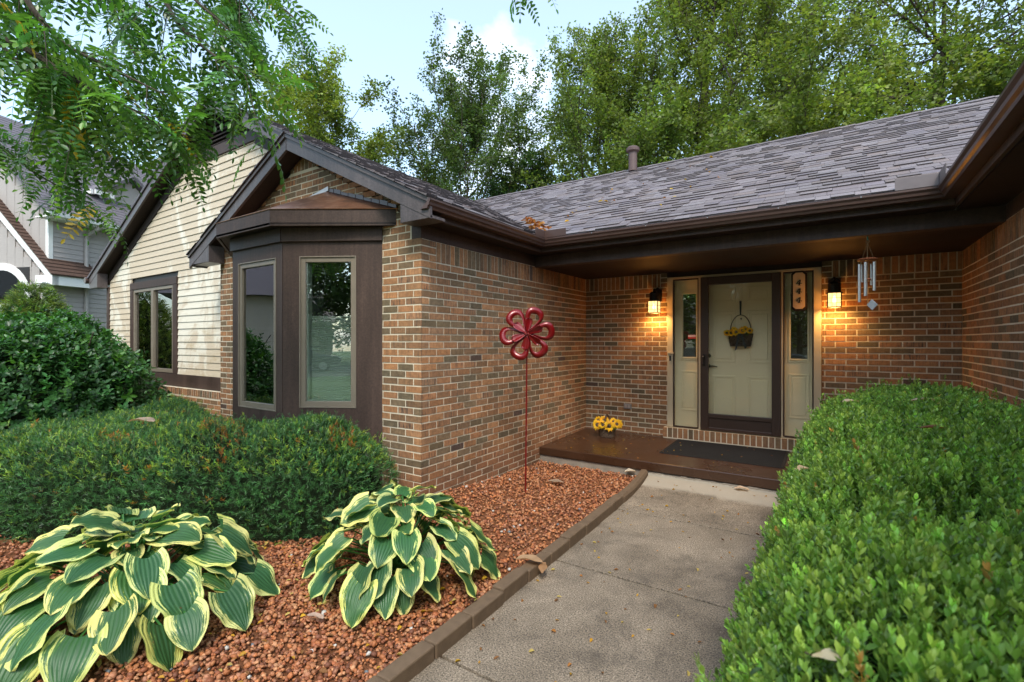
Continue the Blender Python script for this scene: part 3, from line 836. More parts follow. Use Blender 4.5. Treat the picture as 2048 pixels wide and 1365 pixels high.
hpart('door_header', MB().box(-1.888, -0.100, YD - 0.03, YD + 0.03, 2.468, 2.531), M['browndark'])
KP = [(0.0, 0.0), (0.078, 0.0), (0.084, 0.018), (0.100, 0.030), (0.104, 0.050), (0.118, 0.068), (0.118, 0.086), (0.108, 0.086)]   # out, up
def gutter(path, name='gutter'):
    """K profile swept along a polyline; mitred at the corners. path: (x, y) of the fascia line with outward normals"""
    mb = MB(); n = len(path); rings = []
    for i, (x, y) in enumerate(path):
        d = []
        if i: d.append((path[i][0] - path[i - 1][0], path[i][1] - path[i - 1][1]))
        if i < n - 1: d.append((path[i + 1][0] - path[i][0], path[i + 1][1] - path[i][1]))
        nn = np.zeros(2)
        for a in d: a = np.array(a) / np.linalg.norm(a); nn = nn + np.array((a[1], -a[0]))
        if len(d) == 2: nn = nn / (1 + np.dot((lambda a: np.array((a[1], -a[0])))(np.array(d[0]) / np.linalg.norm(d[0])), (lambda a: np.array((a[1], -a[0])))(np.array(d[1]) / np.linalg.norm(d[1]))))
        rings.append([(x + nn[0] * o, y + nn[1] * o, 2.712 + u) for o, u in KP])
    kp = len(KP)
    for i in range(n - 1):
        for k in range(kp - 1): mb.add([rings[i][k], rings[i + 1][k], rings[i + 1][k + 1], rings[i][k + 1]], [(0, 1, 2, 3)])
    for rg, fl in ((rings[0], 1), (rings[-1], 0)):
        mb.add(rg, [tuple(range(kp)) if fl else tuple(range(kp))[::-1]])
    o = hpart(name, mb, M['gutter'])
    sm = o.modifiers.new('thick', 'SOLIDIFY'); sm.thickness = 0.003; sm.offset = -1
    return o
gt = gutter([(-2.905, 3.0), (-2.905, 5.045), (0.80, 5.045), (0.80, -1.3)])
for xs in (-1.35,):                                                   # slip-joint band on the porch gutter
    MB().prism([(xs, 5.045 - o * 1.0 - 0.0025, 2.7105 + u * 1.02) for o, u in KP[1:-1]] + [(xs, 5.045 - o - 0.0005, 2.7125 + u) for o, u in KP[1:-1]][::-1], (0.032, 0, 0)).build('gutter_band', M['gutter'], gt)
for xs in (-2.2, -1.6, -1.0, -0.4, 0.2):                               # hidden-hanger screws
    MB().tube([(xs, 4.9275, 2.786), (xs, 4.924, 2.786)], 0.005, 8).build('gutter_screw', M['steel'], gt)
# splash guards standing on the gutter lip at both inside corners
MB().box(-2.799, -2.793, 4.72, 4.931, 2.80, 2.885).box(-2.799, -2.52, 4.931, 4.937, 2.80, 2.885).build('splash_guard', M['gutter'], gt, bevel=0.002)
MB().box(0.42, 0.69, 4.931, 4.937, 2.80, 2.90).box(0.69, 0.696, 4.69, 4.937, 2.80, 2.90).build('splash_guard', M['guard'], gt, bevel=0.002)
MB().tube([(-11.95, 3.26, 2.76), (-11.95, 6.0, 2.76)], 0.06, 8).build('gutter_end', M['gutter'], gt)

# ------------------------------------------------------------------ bay window
J, FR, FL, JL = np.array((-3.619, 3.222)), np.array((-4.48, 2.725)), np.array((-5.42, 2.725)), np.array((-6.28, 3.222))
bay = hpart('bay_window', MB().prism([(*JL, 0.2), (*FL, 0.2), (*FR, 0.2), (*J, 0.2)], (0, 0, 0.62)), M['brown'])
class Face:
    """a vertical face of the bay: a along it, d outwards, z up"""
    def __init__(s, p, q):
        s.p = np.array(p, float); e = np.array(q, float) - s.p; s.L = np.linalg.norm(e); s.e = e / s.L; s.n = np.array((s.e[1], -s.e[0]))
    def box(s, mb, a0, a1, d0, d1, z0, z1, col=(1, 1, 1, 1)):
        f = lambda a, d: s.p + s.e * a + s.n * d
        c = [f(a0, d0), f(a1, d0), f(a1, d1), f(a0, d1)]
        return mb.prism([(*x, z0) for x in c], (0, 0, z1 - z0), col)
rf, ff, lf = Face(FR, J), Face(FL, FR), Face(JL, FL)
for fc, w0, w1, zb, zt_ in ((rf, 0.17, 0.735, 0.95, 2.425), (ff, 0.12, 0.83, 0.90, 2.425), (lf, 0.26, 0.83, 0.95, 2.425)):
    b = MB()
    fc.box(b, 0.004, w0, -0.05, 0, 0.82, 2.70); fc.box(b, w1, fc.L - 0.004, -0.05, 0, 0.82, 2.70)
    fc.box(b, w0, w1, -0.05, 0, 0.82, zb); fc.box(b, w0, w1, -0.05, 0, zt_, 2.70)
    b.build('bay_panel', M['brown'], bay)
    b = MB(); fc.box(b, -0.002, fc.L + 0.002, 0.001, 0.028, 2.565, 2.70); b.build('bay_frieze', M['brown'], bay, bevel=0.003)
    fr = MB()
    for a0, a1, z0, z1 in ((w0, w0 + 0.012, zb, zt_), (w1 - 0.012, w1, zb, zt_), (w0 + 0.012, w1 - 0.012, zb, zb + 0.012), (w0 + 0.012, w1 - 0.012, zt_ - 0.012, zt_)): fc.box(fr, a0, a1, -0.04, 0.006, z0, z1)
    i0, i1, j0, j1 = w0 + 0.012, w1 - 0.012, zb + 0.012, zt_ - 0.012
    for a0, a1, z0, z1 in ((i0, i0 + 0.045, j0, j1), (i1 - 0.045, i1, j0, j1), (i0 + 0.045, i1 - 0.045, j0, j0 + 0.05), (i0 + 0.045, i1 - 0.045, j1 - 0.045, j1)): fc.box(fr, a0, a1, -0.04, -0.006, z0, z1)
    wfm = fr.build('window_frame', M['tanframe'], bay, bevel=0.003)
    i0 += 0.045; i1 -= 0.045; j0 += 0.05; j1 -= 0.045
    gl = MB(); fc.box(gl, i0, i1, -0.034, -0.029, j0, j1); gl.build('pane', M['glass'], bay)
    sh = MB(); zz = j0 - 0.02
    ztop = 1.83 if fc is rf else (1.60 if fc is ff else 1.8)
    while zz < ztop:
        f = lambda a, d: fc.p + fc.e * a + fc.n * d
        p_ = [(*f(i0 + 0.02, -0.10), zz), (*f(i1 + 0.03, -0.10), zz), (*f(i1 + 0.03, -0.085), zz + 0.011), (*f(i0 + 0.02, -0.085), zz + 0.011)]
        q_ = [(*f(i0 + 0.02, -0.085), zz + 0.011), (*f(i1 + 0.03, -0.085), zz + 0.011), (*f(i1 + 0.03, -0.10), zz + 0.022), (*f(i0 + 0.02, -0.10), zz + 0.022)]
        sh.add(p_, [(0, 1, 2, 3)]); sh.add(q_, [(0, 1, 2, 3)]); zz += 0.022
    sh.build('cellular_shade', M['blind'], bay)
    jb = MB(); fc.box(jb, i0 - 0.02, i0 + 0.012, -0.12, -0.041, j0 - 0.03, j1); fc.box(jb, i0 + 0.012, i1, -0.12, -0.041, j0 - 0.03, j0 + 0.012); jb.build('window_jamb', M['blind'], bay)
rm = MB().box(-6.6, -3.3, 4.6, 4.65, 0.3, 3.0).box(-6.6, -3.3, 3.35, 4.6, 2.62, 2.66).box(-6.6, -3.3, 3.35, 4.6, 0.3, 0.35).box(-6.6, -6.55, 3.35, 4.6, 0.35, 2.62).box(-3.35, -3.3, 3.35, 4.6, 0.35, 2.62)
rm.build('room_interior', M['interior'], bay)
# overhanging head: plywood soffit, fascia and copper roof
O = 0.15
k30 = math.tan(RAD(15))
hJ, hFR, hFL, hJL = np.array((-3.43, 3.222)), np.array((-4.48 + O * k30, 2.725 - O)), np.array((-5.42 - O * k30, 2.725 - O)), np.array((-6.47, 3.222))
MB().prism([(*hJL, 2.702), (*hFL, 2.702), (*hFR, 2.702), (*hJ, 2.702)], (0, 0, 0.02)).build('bay_soffit', M['browndark'], bay)
for p, q in ((hFR, hJ), (hFL, hFR), (hJL, hFL)):
    fc = Face(p, q); b = MB(); fc.box(b, 0.002, fc.L - 0.002, -0.03, 0.0, 2.69, 2.845); b.build('bay_fascia', M['brown'], bay, bevel=0.003)
ap = (-4.46, 3.219, 3.185); e = 1.012
cR = [np.array((*(h + (h - np.array((-4.95, 3.222))) * 0.012), 2.849)) for h in (hJ, hFR, hFL, hJL)]
cR[0][1] = cR[3][1] = 3.219
cr = MB().add([*cR, ap, (cR[0][0], 3.219, 2.849)], [(4, 1, 0)[::-1], (4, 2, 1)[::-1], (4, 3, 2)[::-1]])
co = cr.build('copper_roof', M['copper'], bay)
sm = co.modifiers.new('thick', 'SOLIDIFY'); sm.thickness = 0.006; sm.offset = 1
for a, b in ((cR[3], np.array(ap)), ):
    d = (b - a)
    MB().prism([a + (0, -0.006, 0.0), b + (0.03, -0.006, 0.0), b + (0.03, -0.006, 0.045), a + (0, -0.006, 0.03)], (0, -0.012, 0)).build('flashing', M['flash'], bay)
fl_ = MB(); 
for i in range(9):
    t0, t1 = i / 9, (i + 0.92) / 9
    A = np.array(ap) * (1 - t0) + cR[0] * t0; B = np.array(ap) * (1 - t1) + cR[0] * t1; hh = 0.036 + 0.008 * math.sin(i * 2.1)
    fl_.prism([A + (0, -0.004, 0.0), B + (0, -0.004, 0.0), B + (0, -0.004, hh), A + (0, -0.004, hh)], (0, -0.005, 0))
fl_.build('flashing', M['gutter'], bay)

# ------------------------------------------------------------------ front door with side lights
ent = hpart('door_casing', MB().box(-1.884, -1.808, YD - 0.045, YD + 0.06, 0.43, 2.466).box(-0.180, -0.104, YD - 0.045, YD + 0.06, 0.43, 2.466)
            .box(-1.808, -0.180, YD - 0.043, YD + 0.06, 2.437, 2.466).box(-1.474, -1.447, YD - 0.04, YD + 0.1, 0.43, 2.437).box(-0.518, -0.497, YD - 0.04, YD + 0.1, 0.43, 2.437)
            .box(-1.808, -0.18, YD - 0.02, YD + 0.1, 0.415, 0.434), M['trimcream'], bevel=0.004)
sd = hpart('storm_door', MB().box(-1.446, -1.349, YD - 0.062, YD - 0.02, 0.437, 2.435).box(-0.616, -0.519, YD - 0.062, YD - 0.02, 0.437, 2.435)
           .box(-1.349, -0.616, YD - 0.062, YD - 0.02, 2.331, 2.435).box(-1.349, -0.616, YD - 0.060, YD - 0.02, 0.437, 0.475).box(-1.349, -0.616, YD - 0.060, YD - 0.02, 0.60, 0.655), M['stormbrown'], bevel=0.005)
MB().box(-1.349, -0.616, YD - 0.044, YD - 0.024, 0.475, 0.60).build('kick_panel', M['stormbrown'], sd)
MB().box(-1.347, -0.618, YD - 0.040, YD - 0.035, 0.655, 2.331).build('pane', M['stormglass'], sd)
hd = MB().box(-1.412, -1.388, YD - 0.070, YD - 0.0622, 1.27, 1.43)
hd.tube([(-1.40, YD - 0.07, 1.405), (-1.40, YD - 0.115, 1.40), (-1.40, YD - 0.115, 1.30), (-1.40, YD - 0.07, 1.29)], 0.008, 8)
hd.build('handle', M['iron'], sd)
MB().lathe([(0.010, 0), (0.012, 0.008), (0.0, 0.012)], 12, (-1.40, YD - 0.125, 1.395)).build('latch_button', M['alu'], sd)
# six panel entry door behind the glass
ey = YD + 0.10
ed = hpart('front_door', MB().box(-1.447, -0.519, ey, ey + 0.04, 0.437, 2.437), M['doorcream'])
for (px0, px1) in ((-1.33, -1.045), (-0.91, -0.625)):
    for (pz0, pz1) in ((0.58, 1.15), (1.32, 1.99), (2.10, 2.30)):
        b = MB()
        w = 0.028
        b.box(px0, px1, ey - 0.010, ey - 0.001, pz0, pz0 + w).box(px0, px1, ey - 0.010, ey - 0.001, pz1 - w, pz1).box(px0, px0 + w, ey - 0.010, ey - 0.001, pz0 + w, pz1 - w).box(px1 - w, px1, ey - 0.010, ey - 0.001, pz0 + w, pz1 - w)
        b.box(px0 + 0.05, px1 - 0.05, ey - 0.009, ey - 0.001, pz0 + 0.05, pz1 - 0.05)
        b.build('door_panel', M['doorcream'], ed, bevel=0.005)
MB().tube([(-1.375, ey - 0.001, 1.405), (-1.375, ey - 0.02, 1.405)], 0.03, 14).build('deadbolt', M['brass'], ed)
MB().tube([(-1.375, ey - 0.001, 1.27), (-1.375, ey - 0.04, 1.27)], 0.026, 12).tube([(-1.375, ey - 0.04, 1.27), (-1.30, ey - 0.045, 1.268), (-1.26, ey - 0.04, 1.262)], [0.010, 0.008, 0.006], 8).build('handle', M['brass'], ed)
MB().tube([(-0.978, ey - 0.001, 1.888), (-0.978, ey - 0.008, 1.888)], 0.012, 12).build('peephole', M['brass'], ed)
MB().box(-0.990, -0.962, ey - 0.006, ey - 0.001, 2.12, 2.40).build('hanger_strap', M['doorcream'], ed)
for (x0, x1, wa0, wa1, zt0) in ((-1.807, -1.475, -1.702, -1.523, 2.237), (-0.496, -0.181, -0.422, -0.245, 2.18)):
    sl_ = hpart('side_light', MB().box(x0, x0 + 0.014, YD - 0.034, YD + 0.0, 0.445, 2.436).box(x1 - 0.014, x1, YD - 0.034, YD + 0.0, 0.445, 2.436).box(x0 + 0.014, x1 - 0.014, YD - 0.034, YD + 0.0, 2.418, 2.436).box(x0 + 0.014, x1 - 0.014, YD - 0.034, YD + 0.0, 0.436, 0.452), M['stormbrown'])
    b = MB()
    b.box(x0, wa0, ey - 0.05, ey - 0.01, 0.437, 2.437).box(wa1, x1, ey - 0.05, ey - 0.01, 0.437, 2.437).box(wa0, wa1, ey - 0.05, ey - 0.01, 0.437, 1.384).box(wa0, wa1, ey - 0.05, ey - 0.01, zt0, 2.437)
    b.build('side_panel', M['doorcream'], sl_)
    b = MB(); w = 0.022
    for g in (0.0, 0.026):
        b.box(wa0 - w - g, wa0 - g, ey - 0.066 + g * 0.3, ey - 0.051, 1.384 - w - g, zt0 + w + g).box(wa1 + g, wa1 + w + g, ey - 0.066 + g * 0.3, ey - 0.051, 1.384 - w - g, zt0 + w + g)
        b.box(wa0 - g, wa1 + g, ey - 0.066 + g * 0.3, ey - 0.051, 1.384 - w - g, 1.384 - g).box(wa0 - g, wa1 + g, ey - 0.066 + g * 0.3, ey - 0.051, zt0 + g, zt0 + w + g)
    b.build('light_moulding', M['doorcream'], sl_, bevel=0.004)
    b = MB(); p0, p1, q0, q1 = wa0 - 0.02, wa1 + 0.02, 0.66, 1.20; w = 0.02
    b.box(p0, p1, ey - 0.060, ey - 0.051, q0, q0 + w).box(p0, p1, ey - 0.060, ey - 0.051, q1 - w, q1).box(p0, p0 + w, ey - 0.060, ey - 0.051, q0 + w, q1 - w).box(p1 - w, p1, ey - 0.060, ey - 0.051, q0 + w, q1 - w).box(p0 + 0.04, p1 - 0.04, ey - 0.058, ey - 0.051, q0 + 0.04, q1 - 0.04)
    b.build('lower_panel', M['doorcream'], sl_, bevel=0.004)
    MB().box(wa0, wa1, ey - 0.034, ey - 0.030, 1.384, zt0).build('inner_pane', M['glass'], sl_)
    MB().box(x0 + 0.014, x1 - 0.014, YD - 0.020, YD - 0.016, 0.452, 2.418).build('pane', M['stormglass'], sl_)
    MB().box(x0 - 0.1, x1 + 0.1, ey + 0.5, ey + 0.52, 0.4, 2.5).build('hall_wall', M['interior'], sl_)
    if x0 < -1:
        W_, R_ = (0.8, 0.8, 0.78, 1), (0.50, 0.05, 0.05, 1)
        s_ = MB().box(-1.612, -1.512, YD - 0.0225, YD - 0.0212, 1.632, 1.682, R_).box(-1.608, -1.516, YD - 0.0236, YD - 0.0226, 1.655, 1.678, W_)
        for q in range(8): s_.box(-1.604 + q * 0.0108, -1.5965 + q * 0.0108, YD - 0.0243, YD - 0.0237, 1.661, 1.672, R_)
        s_.build('alarm_sticker', M['sticker'], sl_)
MB().box(-1.872, -1.79, YD - 0.068, YD - 0.046, 1.425, 1.45).build('latch_plate', M['trimcream'], ent, bevel=0.003)
MB().box(-1.853, -1.831, YD - 0.055, YD - 0.0455, 1.33, 1.40).box(-1.846, -1.838, YD - 0.058, YD - 0.0551, 1.345, 1.385, (1, 1, 1, 1)).build('doorbell', M['iron'], ent)
# ------------------------------------------------------------------ ground, walk, porch
gr = MB().box(-90, 90, -70, 90, -0.5, -0.02)
tag(gr.build('lawn', M['lawn']), kind='structure')
tag(MB().box(-90, 90, -26.0, -15.5, -0.1, -0.012).build('street', M['asphalt']), kind='structure')
def gz(x, y):
    """height of the gravel bed"""
    x, y = np.asarray(x, float), np.asarray(y, float)
    return 0.115 + 0.05 * np.exp(-((x + 3.1) ** 2 + (y - 3.2) ** 2) / 0.5) - 0.045 * np.clip((y - 3.8) / 1.2, 0, 1) + 0.012 * np.sin(2.3 * x + 1) * np.sin(2.9 * y) + 0.03 * np.exp(-((x + 2.3) ** 2 + (y - 2.1) ** 2) / 0.3)
def curb_x(y): return -1.55 - 0.055 * np.clip((y - 1.5) / 3.0, 0, 1) - 0.10 * np.clip((y - 4.5) / 0.9, 0, 1) ** 1.5
gx = np.linspace(-13.0, -1.655, 116); gy = np.linspace(-0.6, 5.6, 63)
GX, GY = np.meshgrid(gx, gy); GZ = gz(GX, GY) - 0.012
GV = np.stack([GX, GY, GZ], -1).reshape(-1, 3); nx = len(gx)
q = np.arange((len(gy) - 1) * nx).reshape(len(gy) - 1, nx)[:, :-1].ravel()
GF = np.stack([q, q + 1, q + nx + 1, q + nx], 1)
tag(link('gravel_bed', np_mesh('gravel_bed', GV, GF, np.ones((len(GV), 4)), M['bed'], True)), kind='structure')
# stones of the bed
t = (1 + 5 ** 0.5) / 2
ICV = unit(np.array([(-1, t, 0), (1, t, 0), (-1, -t, 0), (1, -t, 0), (0, -1, t), (0, 1, t), (0, -1, -t), (0, 1, -t), (t, 0, -1), (t, 0, 1), (-t, 0, -1), (-t, 0, 1)], float))
ICF = np.array([(0, 11, 5), (0, 5, 1), (0, 1, 7), (0, 7, 10), (0, 10, 11), (1, 5, 9), (5, 11, 4), (11, 10, 2), (10, 7, 6), (7, 1, 8), (3, 9, 4), (3, 4, 2), (3, 2, 6), (3, 6, 8), (3, 8, 9), (4, 9, 5), (2, 4, 11), (6, 2, 10), (8, 6, 7), (9, 8, 1)])
g2 = np.random.default_rng(21)
STN = [(ICV * g2.uniform(0.72, 1.15, (12, 1)) * np.array((1.0, g2.uniform(0.65, 0.95), g2.uniform(0.5, 0.75))), ICF, np.ones((12, 3))) for _ in range(9)]
def in_bed(x, y):
    return (x < curb_x(y) - 0.085) & (x > -12) & ~((x < XW + 0.012) & (y > 3.0)) & (y < 5.36)
ns = 9000
# denser where the bed is near the lens
sx_ = np.concatenate([g2.uniform(-3.6, -1.5, 20500), g2.uniform(-3.3, -1.6, 5500), g2.uniform(-6.6, -3.6, ns)]); sy_ = np.concatenate([g2.uniform(0.45, 5.4, 20500), g2.uniform(0.8, 2.5, 5500), g2.uniform(0.3, 2.4, ns)])
kp = in_bed(sx_, sy_) & ~((sx_ < -3.3) & (sy_ > 1.75 + 0.62 * (sx_ + 4.2) + 0.35)); sx_, sy_ = sx_[kp], sy_[kp]
dist = np.hypot(sx_, sy_)
sz = 0.0105 * g2.lognormal(0, 0.34, len(sx_)); sz = np.clip(sz, 0.005, 0.021)
GC = np.array([(0.38, 0.138, 0.052), (0.30, 0.100, 0.040), (0.42, 0.175, 0.072), (0.22, 0.074, 0.032), (0.34, 0.145, 0.068), (0.43, 0.22, 0.115), (0.16, 0.060, 0.032), (0.36, 0.165, 0.095)])
gc = np.array((0.95, 0.88, 0.80)) * GC[g2.integers(0, len(GC), len(sx_))] * g2.uniform(0.8, 1.2, (len(sx_), 1))
od = g2.random(len(sx_)); gc[od < 0.006] = (0.45, 0.42, 0.38); gc[(od > 0.006) & (od < 0.010)] = (0.12, 0.13, 0.14)
sD = unit(np.stack([g2.normal(0, 0.45, len(sx_)), g2.normal(0, 0.45, len(sx_)), np.ones(len(sx_))], 1))
scatter('gravel', STN, np.stack([sx_, sy_, gz(sx_, sy_) + sz * 0.25 + g2.uniform(-0.004, 0.006, len(sx_))], 1), basis(sD, None, g2), sz, gc, M['gravel'], None, 'stuff', False, g2)

# the concrete walk: four slabs with open joints
wk = empty('walkway', (-0.8, 3, 0)); tag(wk, kind='structure')
def wz(y): return 0.10 + 0.034 * max(0.0, (y - 4.2) / 1.15)
ys = [-1.9, -0.68, 0.53, 1.745, 2.945, 4.145, 5.345]
for a, b in zip(ys[:-1], ys[1:]):
    g = 0.009
    mb = MB()
    n = 8
    pts = [(-1.60, a + g), (-0.2, a + g), (-0.2, b - g), (-1.60, b - g)] if b < 5.3 else [(-1.64, a + g), (-0.2, a + g), (-0.2, b - 0.004), (-1.76, b - 0.004)]
    mb.prism([(x, y, wz(y) - 0.1) for x, y in pts], (0, 0, 0.1))
    o = mb.build('slab', M['walk'], wk, bevel=0.004); o.location = (0.8, -3, 0)
MB().box(-1.7, -0.2, -1.9, 5.3, 0.0, 0.07).build('joint_bed', M['joint'], wk).location = (0.8, -3, 0)
# mulch under the boxwood
tag(MB().box(-0.199, 1.13, -1.3, 5.34, 0.0, 0.08).build('planting_soil', M['bed']), kind='structure')

ph = empty('porch_step', (-1, 6, 0), 'wet brown painted porch step running between the brick walls', 'porch')
pr = MB().prism([(XW + 0.002, 5.345, 0.162), (XR - 0.001, 5.345, 0.150), (XR - 0.001, 5.345, 0.258), (XW + 0.002, 5.345, 0.258)], (0, 0.03, 0))
pr = MB().add([(XW + 0.002, 5.345, 0.160), (XR - 0.001, 5.345, 0.140), (XR - 0.001, 5.345, 0.257), (XW + 0.002, 5.345, 0.257), (XW + 0.002, YD - 0.002, 0.288), (XR - 0.001, YD - 0.002, 0.288), (XW + 0.002, YD - 0.002, 0.14), (XR - 0.001, YD - 0.002, 0.14)],
         [(0, 1, 2, 3), (3, 2, 5, 4), (0, 3, 4, 6), (1, 7, 5, 2), (6, 4, 5, 7), (0, 6, 7, 1)])
pr.build('painted_slab', M['porch'], ph, bevel=0.010).location = (1, -6, 0)
MB().box(XW + 0.004, XR - 0.002, 5.365, YD - 0.01, 0.0, 0.152).build('concrete_base', M['concraw'], ph).location = (1, -6, 0)
lp = MB(); xx = -1.70
while xx < -0.3:                                                     # broken whitish mortar fillet at the foot of the step
    w = random.uniform(0.03, 0.10); lp.box(xx, xx + w, 5.335 - random.uniform(0.0, 0.022), 5.344, 0.13, 0.140 + random.uniform(0.0, 0.010)); xx += w
lp.build('mortar_fillet', M['concraw'], ph).location = (1, -6, 0)

# edging of small concrete blocks between gravel and walk
eg = empty('garden_edging', (-1.6, 3, 0), 'row of brown concrete edging blocks between red gravel and walk', 'edging')
y = 0.55; i = 0
while y < 4.05:
    ln = 0.295 if i % 2 else 0.285
    y1 = y + ln
    xa, xb = curb_x(y), curb_x(y1)
    j = random.uniform(-0.005, 0.005); h = 0.165 + random.uniform(-0.005, 0.006) + 0.01
    pts = [(xa - 0.083 + j, y + 0.003), (xa + j, y + 0.003), (xb + j, y1 - 0.003), (xb - 0.083 + j, y1 - 0.003)]
    MB().prism([(a, b, 0.02) for a, b in pts], (0, 0, h - 0.02)).build('edging_block', M['curb'], eg, bevel=0.008).location = (1.6, -3, 0)
    y = y1; i += 1
path = [(float(curb_x(yy)) - 0.042, yy, 0.135 + 0.02 * (yy - y) / 1.5) for yy in np.linspace(y, 5.25, 9)]
mb = MB()
rings = []
for k_ in range(len(path)):
    a = np.array(path[max(0, k_ - 1)]); b = np.array(path[min(len(path) - 1, k_ + 1)]); d = unit(b - a); sd = np.array((d[1], -d[0], 0))
    p = np.array(path[k_]); w = 0.044
    rings.append([p - sd * w + (0, 0, -0.09), p + sd * w + (0, 0, -0.09), p + sd * w + (0, 0, 0.02), p + sd * w * 0.6 + (0, 0, 0.045), p - sd * w * 0.6 + (0, 0, 0.045), p - sd * w + (0, 0, 0.02)])
vs = [x for r_ in rings for x in r_]; fs = []
for k_ in range(len(rings) - 1):
    for m_ in range(6): fs.append((k_ * 6 + m_, k_ * 6 + (m_ + 1) % 6, k_ * 6 + 6 + (m_ + 1) % 6, k_ * 6 + 6 + m_))
fs += [tuple(range(6))[::-1], tuple(range(len(vs) - 6, len(vs)))]
mb.add(vs, fs); mb.build('edging_strip', M['curb'], eg, bevel=0.006).location = (1.6, -3, 0)

# ------------------------------------------------------------------ things by the door
mt = empty('door_mat', (-1.1, 6.3, 0.27), 'black ribbed rubber mat lying in front of the storm door', 'mat')
def pz(y): return 0.257 + (y - 5.345) * (0.031 / 1.413)
mm = MB().prism([(-1.715, 5.79, pz(5.79) + 0.0005), (-0.42, 5.79, pz(5.79) + 0.0005), (-0.42, 6.62, pz(6.62) + 0.0005), (-1.715, 6.62, pz(6.62) + 0.0005)], (0, 0, 0.009))
mm.build('backing', M['matblack'], mt).location = (1.1, -6.3, -0.27)
mr = MB(); yy = 5.82
while yy < 6.60: mr.prism([(-1.69, yy, pz(yy) + 0.0096), (-0.45, yy, pz(yy) + 0.0096), (-0.45, yy + 0.012, pz(yy) + 0.0096), (-1.69, yy + 0.012, pz(yy) + 0.0096)], (0, 0, 0.004)); yy += 0.024
mr.build('ribbing', M['matblack'], mt).location = (1.1, -6.3, -0.27)

def flower(parent, loc, d, r, seed, tint=1.0):
    """sunflower head facing d"""
    q = np.random.default_rng(seed); R_ = basis(np.array([d], float), np.array([q.uniform(0, 6)]))[0]
    mb = MB(); npet = 15
    for ring in range(2):
        for i in range(npet):
            a = 2 * PI * (i + ring * 0.5) / npet + q.uniform(-0.1, 0.1); L = r * q.uniform(0.85, 1.1) * (1.0 if ring == 0 else 0.85); w = r * 0.17
            h = q.uniform(-0.12, 0.15) * r + ring * 0.08 * r
            ca, sa = math.cos(a), math.sin(a)
            def P(u, v, z): return tuple(np.array(loc) + R_ @ np.array((ca * u - sa * v, sa * u + ca * v, z)))
            c = (0.75 * tint, q.uniform(0.36, 0.52) * tint, 0.015, 1)
            mb.add([P(r * 0.25, -w * 0.5, 0.0), P(r * 0.25, w * 0.5, 0.0), P(L * 0.65, w, h * 0.5 + 0.1 * r), P(L, 0, h), P(L * 0.65, -w, h * 0.5 + 0.1 * r)], [(0, 4, 3, 2, 1)], c)
    o = mb.build('flower', M['petal'], parent)
    cb = MB()
    for rr, z0, z1, mi in ((r * 0.36, 0.0, r * 0.16, 0),):
        prof = [(rr, z0), (rr * 0.95, z1 * 0.6), (rr * 0.6, z1), (0.001, z1 * 0.9)]
        vs = []
        for pr_, pz_ in prof:
            for k_ in range(12):
                t_ = 2 * PI * k_ / 12; vs.append(tuple(np.array(loc) + R_ @ np.array((pr_ * math.cos(t_), pr_ * math.sin(t_), pz_))))
        fs = [(i * 12 + k_, i * 12 + (k_ + 1) % 12, (i + 1) * 12 + (k_ + 1) % 12, (i + 1) * 12 + k_) for i in range(3) for k_ in range(12)]
        cb.add(vs, fs)
    cb.build('flower_centre', M['wicker'], o)
    return o

def basket_body(mb, c, rx, ry, z0, z1, taper=0.78, rows=7, n=30):
    """woven wall: over-and-under rows"""
    vs = []; nr = rows * 3 + 1
    for i in range(nr):
        f = i / (nr - 1); s_ = taper + (1 - taper) * f; row = i // 3
        for k_ in range(n):
            a = 2 * PI * k_ / n
            w = 0.006 * math.sin(PI * ((i % 3) / 3.0 + 0.17)) * (1 if (k_ + row) % 2 else -0.4)
            vs.append((c[0] + (rx * s_ + w) * math.cos(a), c[1] + (ry * s_ + w) * math.sin(a), z0 + (z1 - z0) * f))
    fs = [(i * n + k_, i * n + (k_ + 1) % n, (i + 1) * n + (k_ + 1) % n, (i + 1) * n + k_) for i in range(nr - 1) for k_ in range(n)]
    mb.add(vs, fs); mb.add([(c[0] + rx * taper * math.cos(2 * PI * k_ / n), c[1] + ry * taper * math.sin(2 * PI * k_ / n), z0 + 0.002) for k_ in range(n)], [tuple(range(n))])
    return mb

zb_ = pz(6.35)
bk = empty('flower_basket', (-2.60, 6.33, zb_), 'brown wicker basket of yellow sunflowers on the porch in the corner', 'flower basket')
basket_body(MB(), (0, 0, 0), 0.125, 0.10, 0.001, 0.135, 0.85).build('basket', M['wicker'], bk)
MB().tube([(0.0 + 0.0, 0.09 * math.cos(t_), 0.13 + 0.17 * math.sin(t_)) for t_ in np.linspace(0, PI, 13)], 0.011, 6).build('basket_handle', M['wicker'], bk)
FD = np.array((0.36, -0.9, 0.25))
for i, (x, y, z, r, dx) in enumerate(((-0.105, -0.085, 0.165, 0.078, -0.2), (-0.02, -0.095, 0.175, 0.068, 0.0), (0.07, -0.09, 0.165, 0.080, 0.1), (-0.13, 0.0, 0.205, 0.075, -0.7), (0.10, -0.01, 0.215, 0.060, 0.3), (0.155, -0.03, 0.19, 0.065, 0.8), (-0.04, 0.0, 0.215, 0.078, -0.1), (0.15, 0.05, 0.18, 0.07, 1.2))):
    flower(bk, (x, y, z), unit(FD + np.array((dx * 0.6, 0, 0.15 * (i > 2)))), r, 40 + i)

